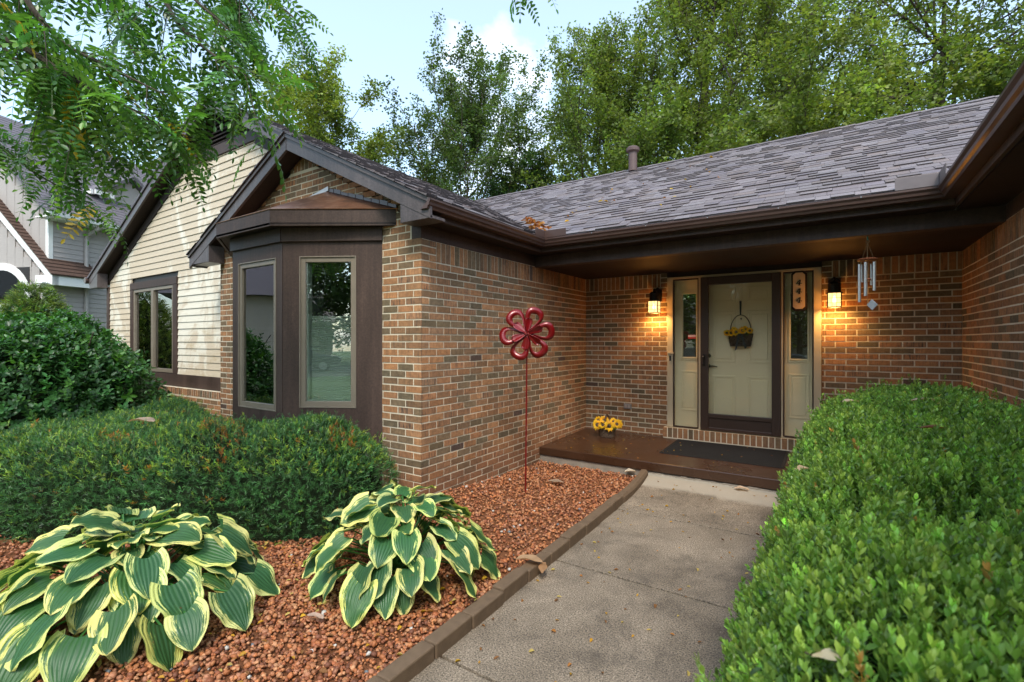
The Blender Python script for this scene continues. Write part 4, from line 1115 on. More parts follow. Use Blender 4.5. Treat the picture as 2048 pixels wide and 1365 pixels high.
lm = MB()
for i in range(60):
    a = g2.uniform(0, 6.28); rr = g2.uniform(0.05, 0.14); p = np.array((rr * math.cos(a), rr * 0.8 * math.sin(a), g2.uniform(0.12, 0.19))); d = unit(np.array((math.cos(a), math.sin(a), g2.uniform(-0.6, 0.6)))); sd = unit(np.cross(d, (0, 0, 1.0)))
    lm.add([p, p + d * 0.03 + sd * 0.016, p + d * 0.065, p + d * 0.03 - sd * 0.016], [(0, 1, 2, 3)], (0.03, 0.07, 0.02, 1))
lm.build('foliage', M['leaf'], bk)

db = empty('hanging_basket', (-0.98, YD + 0.04, 1.53), 'half basket of sunflowers with black ribbon hung on the front door', 'door basket')
basket_body(MB(), (0, 0.01, 0), 0.148, 0.038, 0.0, 0.165, 0.80).build('basket', M['wicker'], db)
MB().tube([(0.125 * math.cos(t_), 0.02, 0.17 + 0.235 * math.sin(t_)) for t_ in np.linspace(0, PI, 17)], 0.005, 6).build('basket_handle', M['wicker'], db)
for i, (x, z, r) in enumerate(((-0.045, 0.185, 0.056), (0.03, 0.205, 0.052), (0.115, 0.20, 0.045), (-0.105, 0.175, 0.05), (-0.155, 0.175, 0.046), (0.06, 0.225, 0.045), (-0.07, 0.215, 0.045))):
    flower(db, (x, -0.030 - 0.006 * (i < 3), z), unit(np.array((0.1, -1, 0.1 + 0.3 * (i > 4)))), r, 60 + i)
rb_ = MB()
for x0, x1, zb2 in ((-0.01, -0.048, -0.035), (0.015, 0.068, -0.01)):
    rb_.prism([(x0 - 0.012, -0.052, 0.16), (x0 + 0.012, -0.052, 0.16), (x1 + 0.013, -0.050, zb2), (x1 - 0.010, -0.050, zb2 - 0.02)], (0, 0.002, 0))
rb_.build('ribbon', M['ribbon'], db)
MB().prism([(-0.008, 0.012, 0.40), (0.008, 0.012, 0.40), (0.013, 0.012, 0.585), (-0.013, 0.012, 0.585)], (0, 0.002, 0)).build('ribbon', M['ribbon'], db)
lm = MB()
for i in range(26):
    x = g2.uniform(-0.15, 0.15); p = np.array((x, -0.02, g2.uniform(0.14, 0.2))); d = unit(np.array((g2.uniform(-1, 1), -0.25, g2.uniform(-0.2, 1)))); sd = unit(np.cross(d, (0, 1.0, 0)))
    lm.add([p, p + d * 0.02 + sd * 0.011, p + d * 0.045, p + d * 0.02 - sd * 0.011], [(0, 1, 2, 3)], (0.04, 0.08, 0.02, 1))
lm.build('foliage', M['leaf'], db)

# house number board
pq = empty('house_number_sign', (-0.329, YD - 0.05, 1.97), 'upright cream board with house number 444 beside the storm door', 'sign')
def octo(w, z0, z1, c): return [(-w + c, z0), (w - c, z0), (w, z0 + c), (w, z1 - c), (w - c, z1), (-w + c, z1), (-w, z1 - c), (-w, z0 + c)]
MB().prism([(x, 0.028, z) for x, z in octo(0.080, -0.01, 0.468, 0.034)], (0, -0.02, 0)).build('border', M['browndark'], pq, bevel=0.003)
MB().prism([(x, 0.0078, z) for x, z in octo(0.062, 0.012, 0.446, 0.028)], (0, -0.008, 0)).build('board', M['plaque'], pq, bevel=0.002)
for zc in (0.325, 0.222, 0.116):
    d4 = MB(); S_ = 0.066
    def st(pts): d4.prism([(x * S_ - 0.0, -0.0005, zc + z * S_) for x, z in pts], (0, -0.005, 0))
    st([(0.05, 0.5), (0.22, 0.5), (-0.30, -0.12), (-0.42, -0.12)])           # thin slanted stroke
    st([(-0.42, -0.205), (0.46, -0.205), (0.50, -0.10), (-0.41, -0.10)])      # bar
    st([(0.13, 0.505), (0.30, 0.505), (0.14, -0.44), (-0.06, -0.44)])         # heavy stem
    st([(-0.16, -0.51), (0.28, -0.51), (0.25, -0.445), (-0.14, -0.445)])      # serif
    d4.build('digit', M['iron'], pq)

# two lit lanterns
lan_l = None
def lantern(x, label):
    t_ = empty('wall_lantern', (x, YD - 0.02, 2.06), label, 'lamp', 'lit porch lanterns')
    w = 0.063; yc = -0.145
    MB().prism([(-0.05, 0.018, 0.08), (0.05, 0.018, 0.08), (0.06, 0.018, 0.24), (0.0, 0.018, 0.285), (-0.06, 0.018, 0.24)], (0, -0.02, 0)).build('backplate', M['iron'], t_, bevel=0.004)
    MB().tube([(0, 0.0, 0.16), (0, -0.07, 0.20), (0, -0.13, 0.245), (0, yc, 0.235), (0, yc, 0.20)], 0.012, 8).build('arm', M['iron'], t_)
    MB().lathe([(0.080, 0.078), (0.082, 0.086), (0.066, 0.095), (0.062, 0.17), (0.066, 0.185), (0.045, 0.205), (0.018, 0.215), (0.012, 0.245), (0.0, 0.26)], 12, (0, yc, 0)).build('cap', M['iron'], t_)
    fr = MB()
    for sx in (-1, 1):
        for sy in (-1, 1): fr.box(sx * w - 0.005, sx * w + 0.005, yc + sy * w - 0.005, yc + sy * w + 0.005, -0.08, 0.078)
    for sx in (-1, 1):
        for f in (-0.34, 0.34): fr.box(sx * w - 0.003, sx * w + 0.003, yc + f * w - 0.002, yc + f * w + 0.002, -0.075, 0.078); fr.box(f * w - 0.002, f * w + 0.002, yc + sx * w - 0.003, yc + sx * w + 0.003, -0.075, 0.078)
    for z in (-0.030, 0.024):
        for sx in (-1, 1): fr.box(sx * w - 0.0035, sx * w + 0.0035, yc - w, yc + w, z - 0.002, z + 0.002); fr.box(-w, w, yc + sx * w - 0.0035, yc + sx * w + 0.0035, z - 0.002, z + 0.002)
    for z0, z1 in ((-0.083, -0.073), ):
        for sx in (-1, 1): fr.box(sx * w - 0.006, sx * w + 0.006, yc - w - 0.006, yc + w + 0.006, z0, z1); fr.box(-w + 0.006, w - 0.006, yc + sx * w - 0.006, yc + sx * w + 0.006, z0, z1)
    fr.build('cage', M['iron'], t_)
    for sx in (-1, 1):
        MB().box(sx * w - 0.001, sx * w + 0.001, yc - w + 0.005, yc + w - 0.005, -0.073, 0.078).build('pane', M['lampglass'], t_)
        MB().box(-w + 0.005, w - 0.005, yc + sx * w - 0.001, yc + sx * w + 0.001, -0.073, 0.078).build('pane', M['lampglass'], t_)
    MB().lathe([(0.004, 0.055), (0.012, 0.04), (0.022, 0.01), (0.024, -0.008), (0.017, -0.026), (0.0, -0.033)], 14, (0, yc, 0)).build('bulb', M['bulb'], t_, smooth=True)
    ld = bpy.data.lights.new('lantern_light', 'POINT'); ld.energy = LAMP_W; ld.color = (1.0, 0.52, 0.14); ld.shadow_soft_size = 0.03
    lo = bpy.data.objects.new('lantern_light', ld); COL.objects.link(lo); lo.parent = t_; lo.location = (0, yc, -0.045)
    return t_
LAMP_W = 15.0
lantern(-2.025, 'lit black cage lantern on brick between the wall corner and side light')
lantern(0.022, 'lit black cage lantern on brick between number board and wind chime')

# wind chime under the beam
wc = empty('wind_chime', (0.262, 5.30, 2.524), 'silver tube wind chime with wooden disc hanging from porch beam', 'wind chime')
MB().tube([(0, 0, 0), (0, 0, -0.035)], 0.005, 8).build('hook', M['greenpaint'], wc)
MB().tube([(0.012 * math.cos(a), 0, -0.047 + 0.012 * math.sin(a)) for a in np.linspace(0, 2 * PI, 13)], 0.002, 6).build('ring', M['brass'], wc)
zd = -0.205
cd = MB()
for a in (0.4, 2.5, 4.6): cd.tube([(0, 0, -0.058), (0.052 * math.cos(a), 0.052 * math.sin(a), zd)], 0.0012, 5)
cd.tube([(0, 0, -0.058), (0, 0, -0.60)], 0.0012, 5)
tb = ((-0.060, -0.018, -0.245, -0.58), (-0.018, -0.052, -0.235, -0.53), (0.045, -0.035, -0.235, -0.485), (0.03, 0.045, -0.24, -0.43), (-0.04, 0.045, -0.24, -0.40))
for x, y, z1, z0 in tb: cd.tube([(x - 0.012, y, zd), (x, y, z1 - 0.015), (x + 0.012, y, zd)], 0.0011, 5)
cd.build('cord', M['string'], wc)
MB().lathe([(0.055, 0.0), (0.075, 0.004), (0.080, 0.012), (0.072, 0.019), (0.045, 0.022), (0.0, 0.022)], 24, (0, 0, zd - 0.012)).build('disc', M['wood'], wc)
for x, y, z1, z0 in tb: MB().tube([(x, y, z1), (x, y, z0)], 0.0125, 14).build('chime_tube', M['alu'], wc, smooth=False)
MB().lathe([(0.026, 0), (0.028, 0.006), (0.024, 0.012), (0.0, 0.012)], 16, (0, 0, -0.385)).build('striker', M['wood'], wc)
MB().prism([(0.03, 0.004, -0.555), (0.072, -0.004, -0.605), (0.034, 0.004, -0.655), (-0.008, 0.012, -0.605)], (0.003, 0.010, 0)).build('sail', M['steel'], wc, bevel=0.002)

# red wind spinner in the gravel
sp = empty('wind_spinner', (-2.53, 4.08, float(gz(-2.53, 4.08))), 'tall red metal flower wind spinner standing in the red gravel', 'garden ornament')
zh = 1.672 - float(gz(-2.53, 4.08))
MB().tube([(0, 0, -0.1), (0.008, 0.004, 0.8), (0.014, 0.006, zh)], 0.0075, 10).build('pole', M['red'], sp)
fw = unit(np.array((0.53, -0.85, 0.0))); sdv = np.array((-fw[1], fw[0], 0)); sdv = np.array((0.85, 0.53, 0.0)); up = np.array((0, 0, 1.0))
hub = np.array((0.014, 0.006, zh)) + fw * 0.05
MB().tube([hub - fw * 0.05, hub + fw * 0.02], 0.012, 10).build('axle', M['iron'], sp)
hb = MB(); 
for q_ in range(2): hb.tube([hub + fw * (0.005 + 0.014 * q_) + sdv * 0.012 * (1 - 2 * q_), hub + fw * (0.034 + 0.014 * q_) + sdv * 0.012 * (1 - 2 * q_)], [0.020, 0.010], 10)
hb.build('hub', M['red'], sp)
def teardrop(n, L, W, r0=0.0):
    out = []
    for k_ in range(n):
        a = 2 * PI * k_ / n
        u = 0.5 - 0.5 * math.cos(a)
        out.append((r0 + L * u, math.copysign(1, math.sin(a)) * W * (u ** 0.9) * math.sqrt(max(0, 1 - u ** 3.2)) * 1.12))
    return out
for i in range(6):
    a = RAD(7 + 60 * i); ra = sdv * math.cos(a) + up * math.sin(a); ta = -sdv * math.sin(a) + up * math.cos(a)
    tl = RAD(16); 
    def P(u, v, h=0.0, off=0.0):
        t2 = ta * math.cos(tl) + fw * math.sin(tl); n2 = -ta * math.sin(tl) + fw * math.cos(tl)
        return hub + ra * u + t2 * v + n2 * (h + 0.9 * u * (u - 0.26)) + fw * off
    o_, i_ = teardrop(32, 0.272, 0.138), teardrop(32, 0.150, 0.072, 0.060)
    vs = [P(u, v, 0.010 * math.sin(PI * min(1, u / 0.26))) for u, v in o_] + [P(u, v - 0.004, 0.022 * math.sin(PI * min(1, u / 0.26))) for u, v in i_]
    fs = [(k_, (k_ + 1) % 32, 32 + (k_ + 1) % 32, 32 + k_) for k_ in range(32)]
    pt = MB().add(vs, fs).build('petal', M['red'], sp, smooth=True)
    m_ = pt.modifiers.new('thick', 'SOLIDIFY'); m_.thickness = 0.004
    # inner spoon
    a2 = a + RAD(14); ra2 = sdv * math.cos(a2) + up * math.sin(a2); ta2 = -sdv * math.sin(a2) + up * math.cos(a2)
    vs = []; fs = []; nu, nv = 9, 7
    for iu in range(nu):
        u = iu / (nu - 1); hw = 0.044 * (0.14 + u ** 0.8 * math.sqrt(max(0, 1 - u ** 5)) * 1.15)
        for iv in range(nv):
            v = -1 + 2 * iv / (nv - 1); vs.append(hub + ra2 * (0.012 + 0.150 * u) + (ta2 * math.cos(0.5) + fw * math.sin(0.5)) * v * hw + fw * (0.026 - 0.016 * (1 - v * v) * (u + 0.2)))
    for iu in range(nu - 1):
        for iv in range(nv - 1): fs.append((iu * nv + iv, iu * nv + iv + 1, (iu + 1) * nv + iv + 1, (iu + 1) * nv + iv))
    s2 = MB().add(vs, fs).build('spoon', M['red'], sp, smooth=True); m_ = s2.modifiers.new('thick', 'SOLIDIFY'); m_.thickness = 0.003
# ------------------------------------------------------------------ leaf and sprig templates
def leafq(base, d, nrm, L, W, fold=0.25, round_=True):
    """one leaf as two folded quads: returns 6 vertices, 2 quads"""
    base, d, nrm = np.array(base, float), unit(np.array(d, float)), np.array(nrm, float)
    sd = unit(np.cross(d, nrm)); up_ = unit(np.cross(sd, d))
    m1, m2 = (0.35, 0.72) if round_ else (0.3, 0.6)
    v = [base, base + d * L * m1 - sd * W * 0.5 + up_ * W * fold, base + d * L * m2 - sd * W * 0.42 + up_ * W * fold * 0.8, base + d * L,
         base + d * L * m2 + sd * W * 0.42 + up_ * W * fold * 0.8, base + d * L * m1 + sd * W * 0.5 + up_ * W * fold]
    return v, [(0, 1, 2, 3), (0, 3, 4, 5)]
class T:
    def __init__(s): s.v = []; s.f = []; s.c = []
    def leaf(s, *a, sh=(1, 1, 1), **k):
        v, f = leafq(*a, **k); b = len(s.v); s.v += v; s.f += [tuple(b + i for i in q) for q in f]; s.c += [sh] * len(v)
    def blade(s, base, d, nrm, L, W, sh=(1, 1, 1)):
        base, d = np.array(base, float), unit(np.array(d, float)); sd = unit(np.cross(d, np.array(nrm, float)))
        b = len(s.v); s.v += [base - sd * W * 0.3, base + sd * W * 0.3, base + d * L * 0.7 + sd * W * 0.5, base + d * L * 0.98 - sd * W * 0.1]; s.f.append((b, b + 1, b + 2, b + 3)); s.c += [sh] * 4
    def stem(s, p, q, w, sh=(0.8, 0.7, 0.5)):
        p, q = np.array(p, float), np.array(q, float); d = unit(q - p); a = unit(np.cross(d, (0.3, 0.9, 0.2)))
        for k_ in range(2):
            b = len(s.v); s.v += [p - a * w, p + a * w, q + a * w * 0.6, q - a * w * 0.6]; s.f.append((b, b + 1, b + 2, b + 3)); s.c += [sh] * 4
            a = np.cross(d, a)
    def out(s): return np.array(s.v), np.array(s.f), np.array(s.c)

def box_sprig(seed, far=False):
    q = np.random.default_rng(seed); t_ = T(); h = 0.055
    t_.stem((0, 0, -0.03), (0, 0, h), 0.0009, (1.2, 1.0, 0.5))
    for i in range(5):
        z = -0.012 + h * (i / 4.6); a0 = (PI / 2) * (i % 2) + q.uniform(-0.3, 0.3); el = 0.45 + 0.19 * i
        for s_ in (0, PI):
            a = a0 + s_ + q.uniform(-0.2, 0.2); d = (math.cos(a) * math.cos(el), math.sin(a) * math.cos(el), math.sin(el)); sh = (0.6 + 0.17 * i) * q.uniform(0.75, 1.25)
            L_, W_ = q.uniform(0.021, 0.028) * (1 - 0.05 * i), q.uniform(0.0082, 0.0104); sh3 = (sh * (1 + 0.06 * i), sh, sh * 0.9)
            if far:
                b_ = np.array((0, 0, z)); dv = np.array(d); sd_ = np.array((-math.sin(a), math.cos(a), 0)) * W_ * 0.55; k0 = len(t_.v)
                t_.v += [b_, b_ + dv * L_ * 0.55 + sd_, b_ + dv * L_, b_ + dv * L_ * 0.55 - sd_]; t_.f.append((k0, k0 + 1, k0 + 2, k0 + 3)); t_.c += [sh3] * 4
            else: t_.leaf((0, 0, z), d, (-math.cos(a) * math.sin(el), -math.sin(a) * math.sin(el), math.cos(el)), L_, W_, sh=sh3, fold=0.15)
    return t_.out()
def yew_sprig(seed):
    q = np.random.default_rng(seed); t_ = T(); n = 12; L = 0.065
    tip = q.random() < 0.5
    for i in range(n):
        f = i / n; z = L * f - 0.01; a = 2.4 * i + q.uniform(-0.4, 0.4); a = a if q.random() < 0.4 else (0 if i % 2 else PI) + q.uniform(-0.5, 0.5)
        el = 0.5 + 0.5 * f; d = (math.cos(a) * math.cos(el), math.sin(a) * math.cos(el), math.sin(el)); sh = q.uniform(0.75, 1.2) * (0.8 + 0.5 * f)
        t_.blade((0, 0, z), d, (q.uniform(-1, 1), q.uniform(-1, 1), 1.2), q.uniform(0.022, 0.033), 0.0050, (sh * (1 + (0.35 if tip and f > 0.6 else 0)), sh, sh * 0.9))
    return t_.out()
def bush_sprig(seed):
    q = np.random.default_rng(seed); t_ = T()
    t_.stem((0, 0, -0.06), (0, 0, 0.08), 0.0018, (0.9, 0.7, 0.5))
    for i in range(4):
        z = -0.03 + 0.034 * i; a0 = (PI / 2) * (i % 2) + q.uniform(-0.3, 0.3); el = 0.05 + 0.2 * i
        for s_ in (0, PI):
            a = a0 + s_; d = (math.cos(a) * math.cos(el), math.sin(a) * math.cos(el), math.sin(el)); sh = q.uniform(0.75, 1.25)
            t_.leaf((0, 0, z), d, (-math.cos(a) * math.sin(el), -math.sin(a) * math.sin(el), math.cos(el)), q.uniform(0.05, 0.07), q.uniform(0.026, 0.034), sh=(sh, sh, sh), fold=0.18)
    return t_.out()
def tree_sprig(seed, L=0.125):
    """a flattish clump of leaves, most of them lying near level"""
    q = np.random.default_rng(seed); t_ = T()
    for i in range(9):
        a = q.uniform(0, 2 * PI); d = unit(np.array((math.cos(a), math.sin(a), q.normal(-0.25, 0.35)))); b = q.normal(0, 1, 3) * np.array((0.15, 0.15, 0.07)); sh = q.uniform(0.75, 1.25)
        s_ = unit(np.cross(d, np.array((0, 0, 1.0)) + q.normal(0, 0.45, 3))); W = L * q.uniform(0.55, 0.8)
        bb = len(t_.v); t_.v += [b, b + d * L * 0.55 + s_ * W * 0.5, b + d * L, b + d * L * 0.5 - s_ * W * 0.5]; t_.f.append((bb, bb + 1, bb + 2, bb + 3)); t_.c += [(sh, sh, sh)] * 4
    return t_.out()
def locust_leaf(seed):
    q = np.random.default_rng(seed); t_ = T(); n = 8; L = 0.20
    pts = [np.array((L * f, 0, -0.10 * L * (f * 2.2) ** 2 + 0.02 * f)) for f in np.linspace(0, 1, n + 2)]
    for i in range(len(pts) - 1): t_.stem(pts[i], pts[i + 1], 0.0009, (1.0, 1.0, 0.7))
    for i in range(1, n + 1):
        p = pts[i]; tg = unit(pts[i + 1] - p)
        for s_ in (-1, 1):
            d = unit(tg * 0.45 + np.array((0, s_, -0.12 + q.uniform(-0.18, 0.18)))); sz_ = (0.8 + 0.35 * math.sin(PI * i / (n + 1))) * q.uniform(0.9, 1.1); sh = q.uniform(0.8, 1.2)
            t_.leaf(p, d, (q.uniform(-0.3, 0.3), 0, 1), 0.034 * sz_, 0.0135 * sz_, sh=(sh, sh, sh), fold=0.1)
    t_.leaf(pts[-1], pts[-1] - pts[-2], (0, 0, 1), 0.032, 0.013)
    return t_.out()

# ------------------------------------------------------------------ clipped hedges: a rounded loaf over a smooth outline
def smooth_outline(poly, it=3, n=160):
    P = np.array(poly, float)
    for _ in range(it):
        Q = np.roll(P, -1, 0); P = np.stack([P * 0.75 + Q * 0.25, P * 0.25 + Q * 0.75], 1).reshape(-1, 2)
    seg = np.linalg.norm(np.roll(P, -1, 0) - P, axis=1); c = np.concatenate([[0], np.cumsum(seg)]); P2 = np.concatenate([P, P[:1]])
    s_ = np.linspace(0, c[-1], n, endpoint=False)
    P = np.stack([np.interp(s_, c, P2[:, 0]), np.interp(s_, c, P2[:, 1])], 1)
    tg = unit(np.roll(P, -1, 0) - np.roll(P, 1, 0)); ar = np.sum(P[:, 0] * np.roll(P[:, 1], -1) - np.roll(P[:, 0], -1) * P[:, 1])
    nr = np.stack([tg[:, 1], -tg[:, 0]], 1) * (1 if ar > 0 else -1)
    return P, nr, c[-1]
def lump(x, y, z, f, ph=0.0):
    return (np.sin(f * x + 1.3 + ph) * np.sin(f * 1.13 * y + 0.4) + np.sin(f * 1.9 * y + 2.1 + ph) * np.sin(f * 1.7 * z + 0.8) * 0.6 + np.sin(f * 2.3 * x + f * 1.2 * z + ph) * 0.4) * 0.5
def hedge_points(poly, r, Hf, zb, n_side, n_top, q, amp=0.03, freq=5.0, pw=0.75, ph=0.0):
    P, N, per = smooth_outline(poly)
    i = q.integers(0, len(P), n_side); th = q.random(n_side) ** 0.9 * PI / 2
    o = r * (1 - np.cos(th) ** pw); sn_ = np.sin(th) ** pw
    j = q.uniform(-0.5, 0.5, n_side) * per / len(P); tg = np.stack([-N[i, 1], N[i, 0]], 1)
    xy = P[i] - N[i] * o[:, None] + tg * j[:, None]
    z = zb + (Hf(xy[:, 0], xy[:, 1]) - zb) * sn_
    nz = np.sin(th); nh = np.cos(th); nrm = np.concatenate([N[i] * nh[:, None], nz[:, None]], 1)
    lo, hi = P.min(0), P.max(0); pts = q.uniform(lo, hi, (n_top * 3, 2))
    dd = np.sqrt(((pts[:, None, :] - P[None]) ** 2).sum(-1)); k_ = dd.argmin(1); inside = ((pts - P[k_]) * N[k_]).sum(1) < 0
    ok = inside & (dd.min(1) > r * 0.85); pts = pts[ok][:n_top]
    z2 = Hf(pts[:, 0], pts[:, 1]); n2 = np.tile(np.array([[0, 0, 1.0]]), (len(pts), 1))
    A = np.concatenate([np.concatenate([xy, z[:, None]], 1), np.concatenate([pts, z2[:, None]], 1)]); B = unit(np.concatenate([nrm, n2]))
    A = A + B * (amp * lump(A[:, 0], A[:, 1], A[:, 2], freq, ph))[:, None]
    return A, B
def hedge_core(poly, r, Hf, zb, inset, pw=0.75):
    P, N, per = smooth_outline(poly, n=72); mb = MB(); m = 9; vs = []
    for th in np.linspace(0, PI / 2, m):
        o = inset + (r) * (1 - math.cos(th) ** pw); xy = P - N * o
        h = Hf(xy[:, 0], xy[:, 1]) - inset; z = zb + (h - zb) * math.sin(th) ** pw
        vs += [(a[0], a[1], b) for a, b in zip(xy, z)]
    n = len(P); fs = [(i * n + k_, i * n + (k_ + 1) % n, (i + 1) * n + (k_ + 1) % n, (i + 1) * n + k_) for i in range(m - 1) for k_ in range(n)]
    c = np.array(vs[-n:]).mean(0); vs.append(tuple(c)); fs += [((m - 1) * n + k_, (m - 1) * n + (k_ + 1) % n, m * n) for k_ in range(n)]
    return mb.add(vs, fs)
def tone(q, n, base, spread, extra=()):
    c = np.array(base)[None] * q.lognormal(0, spread, (n, 1)) * (1 + q.uniform(-0.08, 0.08, (n, 3)))
    for frac, col in extra:
        m = q.random(n) < frac; c[m] = np.array(col) * q.uniform(0.8, 1.2, (m.sum(), 1))
    return c

q = np.random.default_rng(31)
# boxwood hedge beside the walk
bx = empty('boxwood_hedge', (0.35, 2.5, 0.05), 'big bright green clipped boxwood hedge along the right of the walk', 'hedge')
BXP = [(-0.25, 0.15), (-0.27, 1.2), (-0.245, 2.4), (-0.26, 3.4), (-0.235, 4.35), (0.0, 4.95), (0.55, 5.05), (1.02, 4.7), (1.05, 2.5), (1.05, 0.1), (0.4, -0.25)]
def BXH(x, y): return 1.135 + 0.12 * np.clip(x, 0, 1) + 0.05 * np.clip((y - 3) / 2, 0, 1) - 0.17 * np.exp(-(((x - 0.29) / 0.10) ** 2 + ((y - 1.80) / 0.15) ** 2)) + 0.025 * np.sin(2.2 * y + 0.5) * np.sin(3 * x + 1)
A, B = hedge_points(BXP, 0.40, BXH, 0.06, 30000, 18000, q, 0.035, 6.0)
toc = np.array([[0, 0, 1.6]]) - A; dc = np.linalg.norm(toc, axis=1); fc_ = (toc * B).sum(1) / dc
kp_ = (fc_ > -0.1) & (q.random(len(A)) < np.where(dc < 2.3, 0.92, 0.50)) & ((A[:, 0] < 0.97) | (A[:, 2] > 0.9))
A, B, dc = A[kp_], B[kp_], dc[kp_]
d_ = unit(B * 0.5 + np.array((0, 0, 0.9)) + q.normal(0, 0.28, A.shape))
A = A - B * q.uniform(-0.012, 0.055, (len(A), 1))
ex = q.random(len(A)) < 0.035; A[ex] += B[ex] * q.uniform(0.01, 0.06, (ex.sum(), 1)) + np.array((0, 0, 0.03)) * q.random((ex.sum(), 1))
S_ = q.uniform(0.8, 1.3, len(A)) * np.where(dc < 2.3, 0.84, 1.0)
C = tone(q, len(A), (0.130, 0.265, 0.056), 0.32, ((0.20, (0.21, 0.35, 0.075)), (0.004, (0.30, 0.20, 0.06))))
C *= (1 + 0.15 * lump(A[:, 0], A[:, 1], A[:, 2], 7.0, 1.0))[:, None]
def local(ob, parent): ob.location = tuple(-np.array(parent.location)); return ob
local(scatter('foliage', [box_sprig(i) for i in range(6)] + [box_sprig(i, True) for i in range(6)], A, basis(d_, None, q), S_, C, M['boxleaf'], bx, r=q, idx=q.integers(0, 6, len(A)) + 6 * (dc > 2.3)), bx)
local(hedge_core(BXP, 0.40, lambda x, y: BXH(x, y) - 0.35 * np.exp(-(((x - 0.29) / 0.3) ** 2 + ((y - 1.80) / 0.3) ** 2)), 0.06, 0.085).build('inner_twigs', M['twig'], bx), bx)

# yew hedge under the bay window
yw = empty('yew_hedge', (-4.8, 2.0, 0.1), 'dark green clipped yew mound under the bay window', 'hedge')
YWP = [(-2.98, 2.22), (-3.05, 2.95), (-3.60, 3.12), (-4.35, 2.66), (-5.5, 2.62), (-6.35, 3.12), (-7.2, 3.05), (-7.1, 2.2), (-6.4, 1.1), (-5.7, 0.62), (-5.0, 0.95), (-4.2, 1.40)]
def YWH(x, y): return 0.875 + 0.03 * np.sin(1.7 * x + 0.6) + 0.03 * np.sin(2.6 * y + x) - 0.05 * np.clip((-5.3 - x) / 1.0, 0, 1) - 0.06 * np.clip((x + 3.6) / 0.5, 0, 1)
A, B = hedge_points(YWP, 0.62, YWH, 0.08, 25000, 10500, q, 0.06, 5.0, 0.72)
toc = np.array([[0, 0, 1.6]]) - A; fr_ = ((toc * B).sum(1) > -0.25 * np.linalg.norm(toc, axis=1)) & (q.random(len(A)) < 0.85); A, B = A[fr_], B[fr_]
d_ = unit(B * 0.9 + np.array((0, 0, 0.35)) + q.normal(0, 0.45, A.shape)); A = A - B * q.uniform(0, 0.06, (len(A), 1)); ex = q.random(len(A)) < 0.04; A[ex] += B[ex] * q.uniform(0.02, 0.09, (ex.sum(), 1))
C = tone(q, len(A), (0.042, 0.118, 0.036), 0.32, ((0.03, (0.16, 0.27, 0.035)), (0.010, (0.45, 0.18, 0.02))))
nt_ = (B[:, 2] > 0.55) & (q.random(len(A)) < 0.20); C[nt_] = np.array((0.21, 0.33, 0.045)) * q.uniform(0.75, 1.2, (nt_.sum(), 1))      # new growth on the clipped top
C *= (1 + 0.2 * lump(A[:, 0], A[:, 1], A[:, 2], 8.0, 2.0))[:, None]
for cx_, cy_, rr in ((-4.15, 2.0, 0.16), (-4.9, 1.55, 0.13), (-3.35, 2.55, 0.10), (-4.55, 2.3, 0.09), (-3.85, 1.95, 0.10), (-5.2, 1.9, 0.08)):      # browned shoots
    m = (np.hypot(A[:, 0] - cx_, A[:, 1] - cy_) < rr) & (q.random(len(A)) < 0.22); C[m] = np.array((0.36, 0.12, 0.02)) * q.uniform(0.7, 1.3, (m.sum(), 1))
local(scatter('foliage', [yew_sprig(i) for i in range(8)], A, basis(d_, None, q), q.uniform(0.68, 1.08, len(A)), C, M['needle'], yw, r=q), yw)
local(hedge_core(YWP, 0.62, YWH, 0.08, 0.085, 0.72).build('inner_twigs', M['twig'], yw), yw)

# leafy shrub in front of the cream wall
sb = empty('leafy_shrub', (-8.5, 2.0, 0.0), 'large loose dark green shrub in front of the cream siding window', 'shrub')
SBP = [(-8.5 + 1.75 * math.cos(a) * (1 + 0.06 * math.sin(3 * a)), 1.85 + 1.30 * math.sin(a)) for a in np.linspace(0, 2 * PI, 15)[:-1]]
def SBH(x, y): return 1.74 + 0.10 * np.sin(2.7 * x + 1) + 0.08 * np.sin(3.1 * y + 2 * x) - 0.22 * np.clip(np.abs(x + 8.5) - 0.7, 0, 1)
A, B = hedge_points(SBP, 0.95, SBH, 0.05, 5200, 1500, q, 0.10, 4.0, 0.85)
d_ = unit(B * 0.7 + np.array((0, 0, 0.45)) + q.normal(0, 0.40, A.shape)); A = A - B * (q.random((len(A), 1)) ** 1.5 * 0.22)
ex = q.random(len(A)) < 0.03; A[ex] += np.array((0, 0, 0.12)) * q.random((ex.sum(), 1)) + B[ex] * 0.06
C = tone(q, len(A), (0.036, 0.108, 0.027), 0.30, ((0.16, (0.08, 0.20, 0.035)),))
local(scatter('foliage', [bush_sprig(i) for i in range(7)], A, basis(d_, None, q), q.uniform(0.8, 1.3, len(A)), C, M['leaf'], sb, r=q), sb)
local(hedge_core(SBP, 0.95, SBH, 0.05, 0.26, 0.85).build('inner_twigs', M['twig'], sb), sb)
sm_ = MB()
for i in range(12):
    a = q.uniform(0, 6.28); p0 = np.array((-8.5 + 0.4 * math.cos(a), 1.9 + 0.4 * math.sin(a), 0)); p1 = p0 + np.array((0.9 * math.cos(a), 0.7 * math.sin(a), 1.7)); sm_.tube([p0, (p0 + p1) / 2 + (0, 0, 0.2), p1], [0.02, 0.013, 0.006], 6)
local(sm_.build('stem', M['bark'], sb), sb)

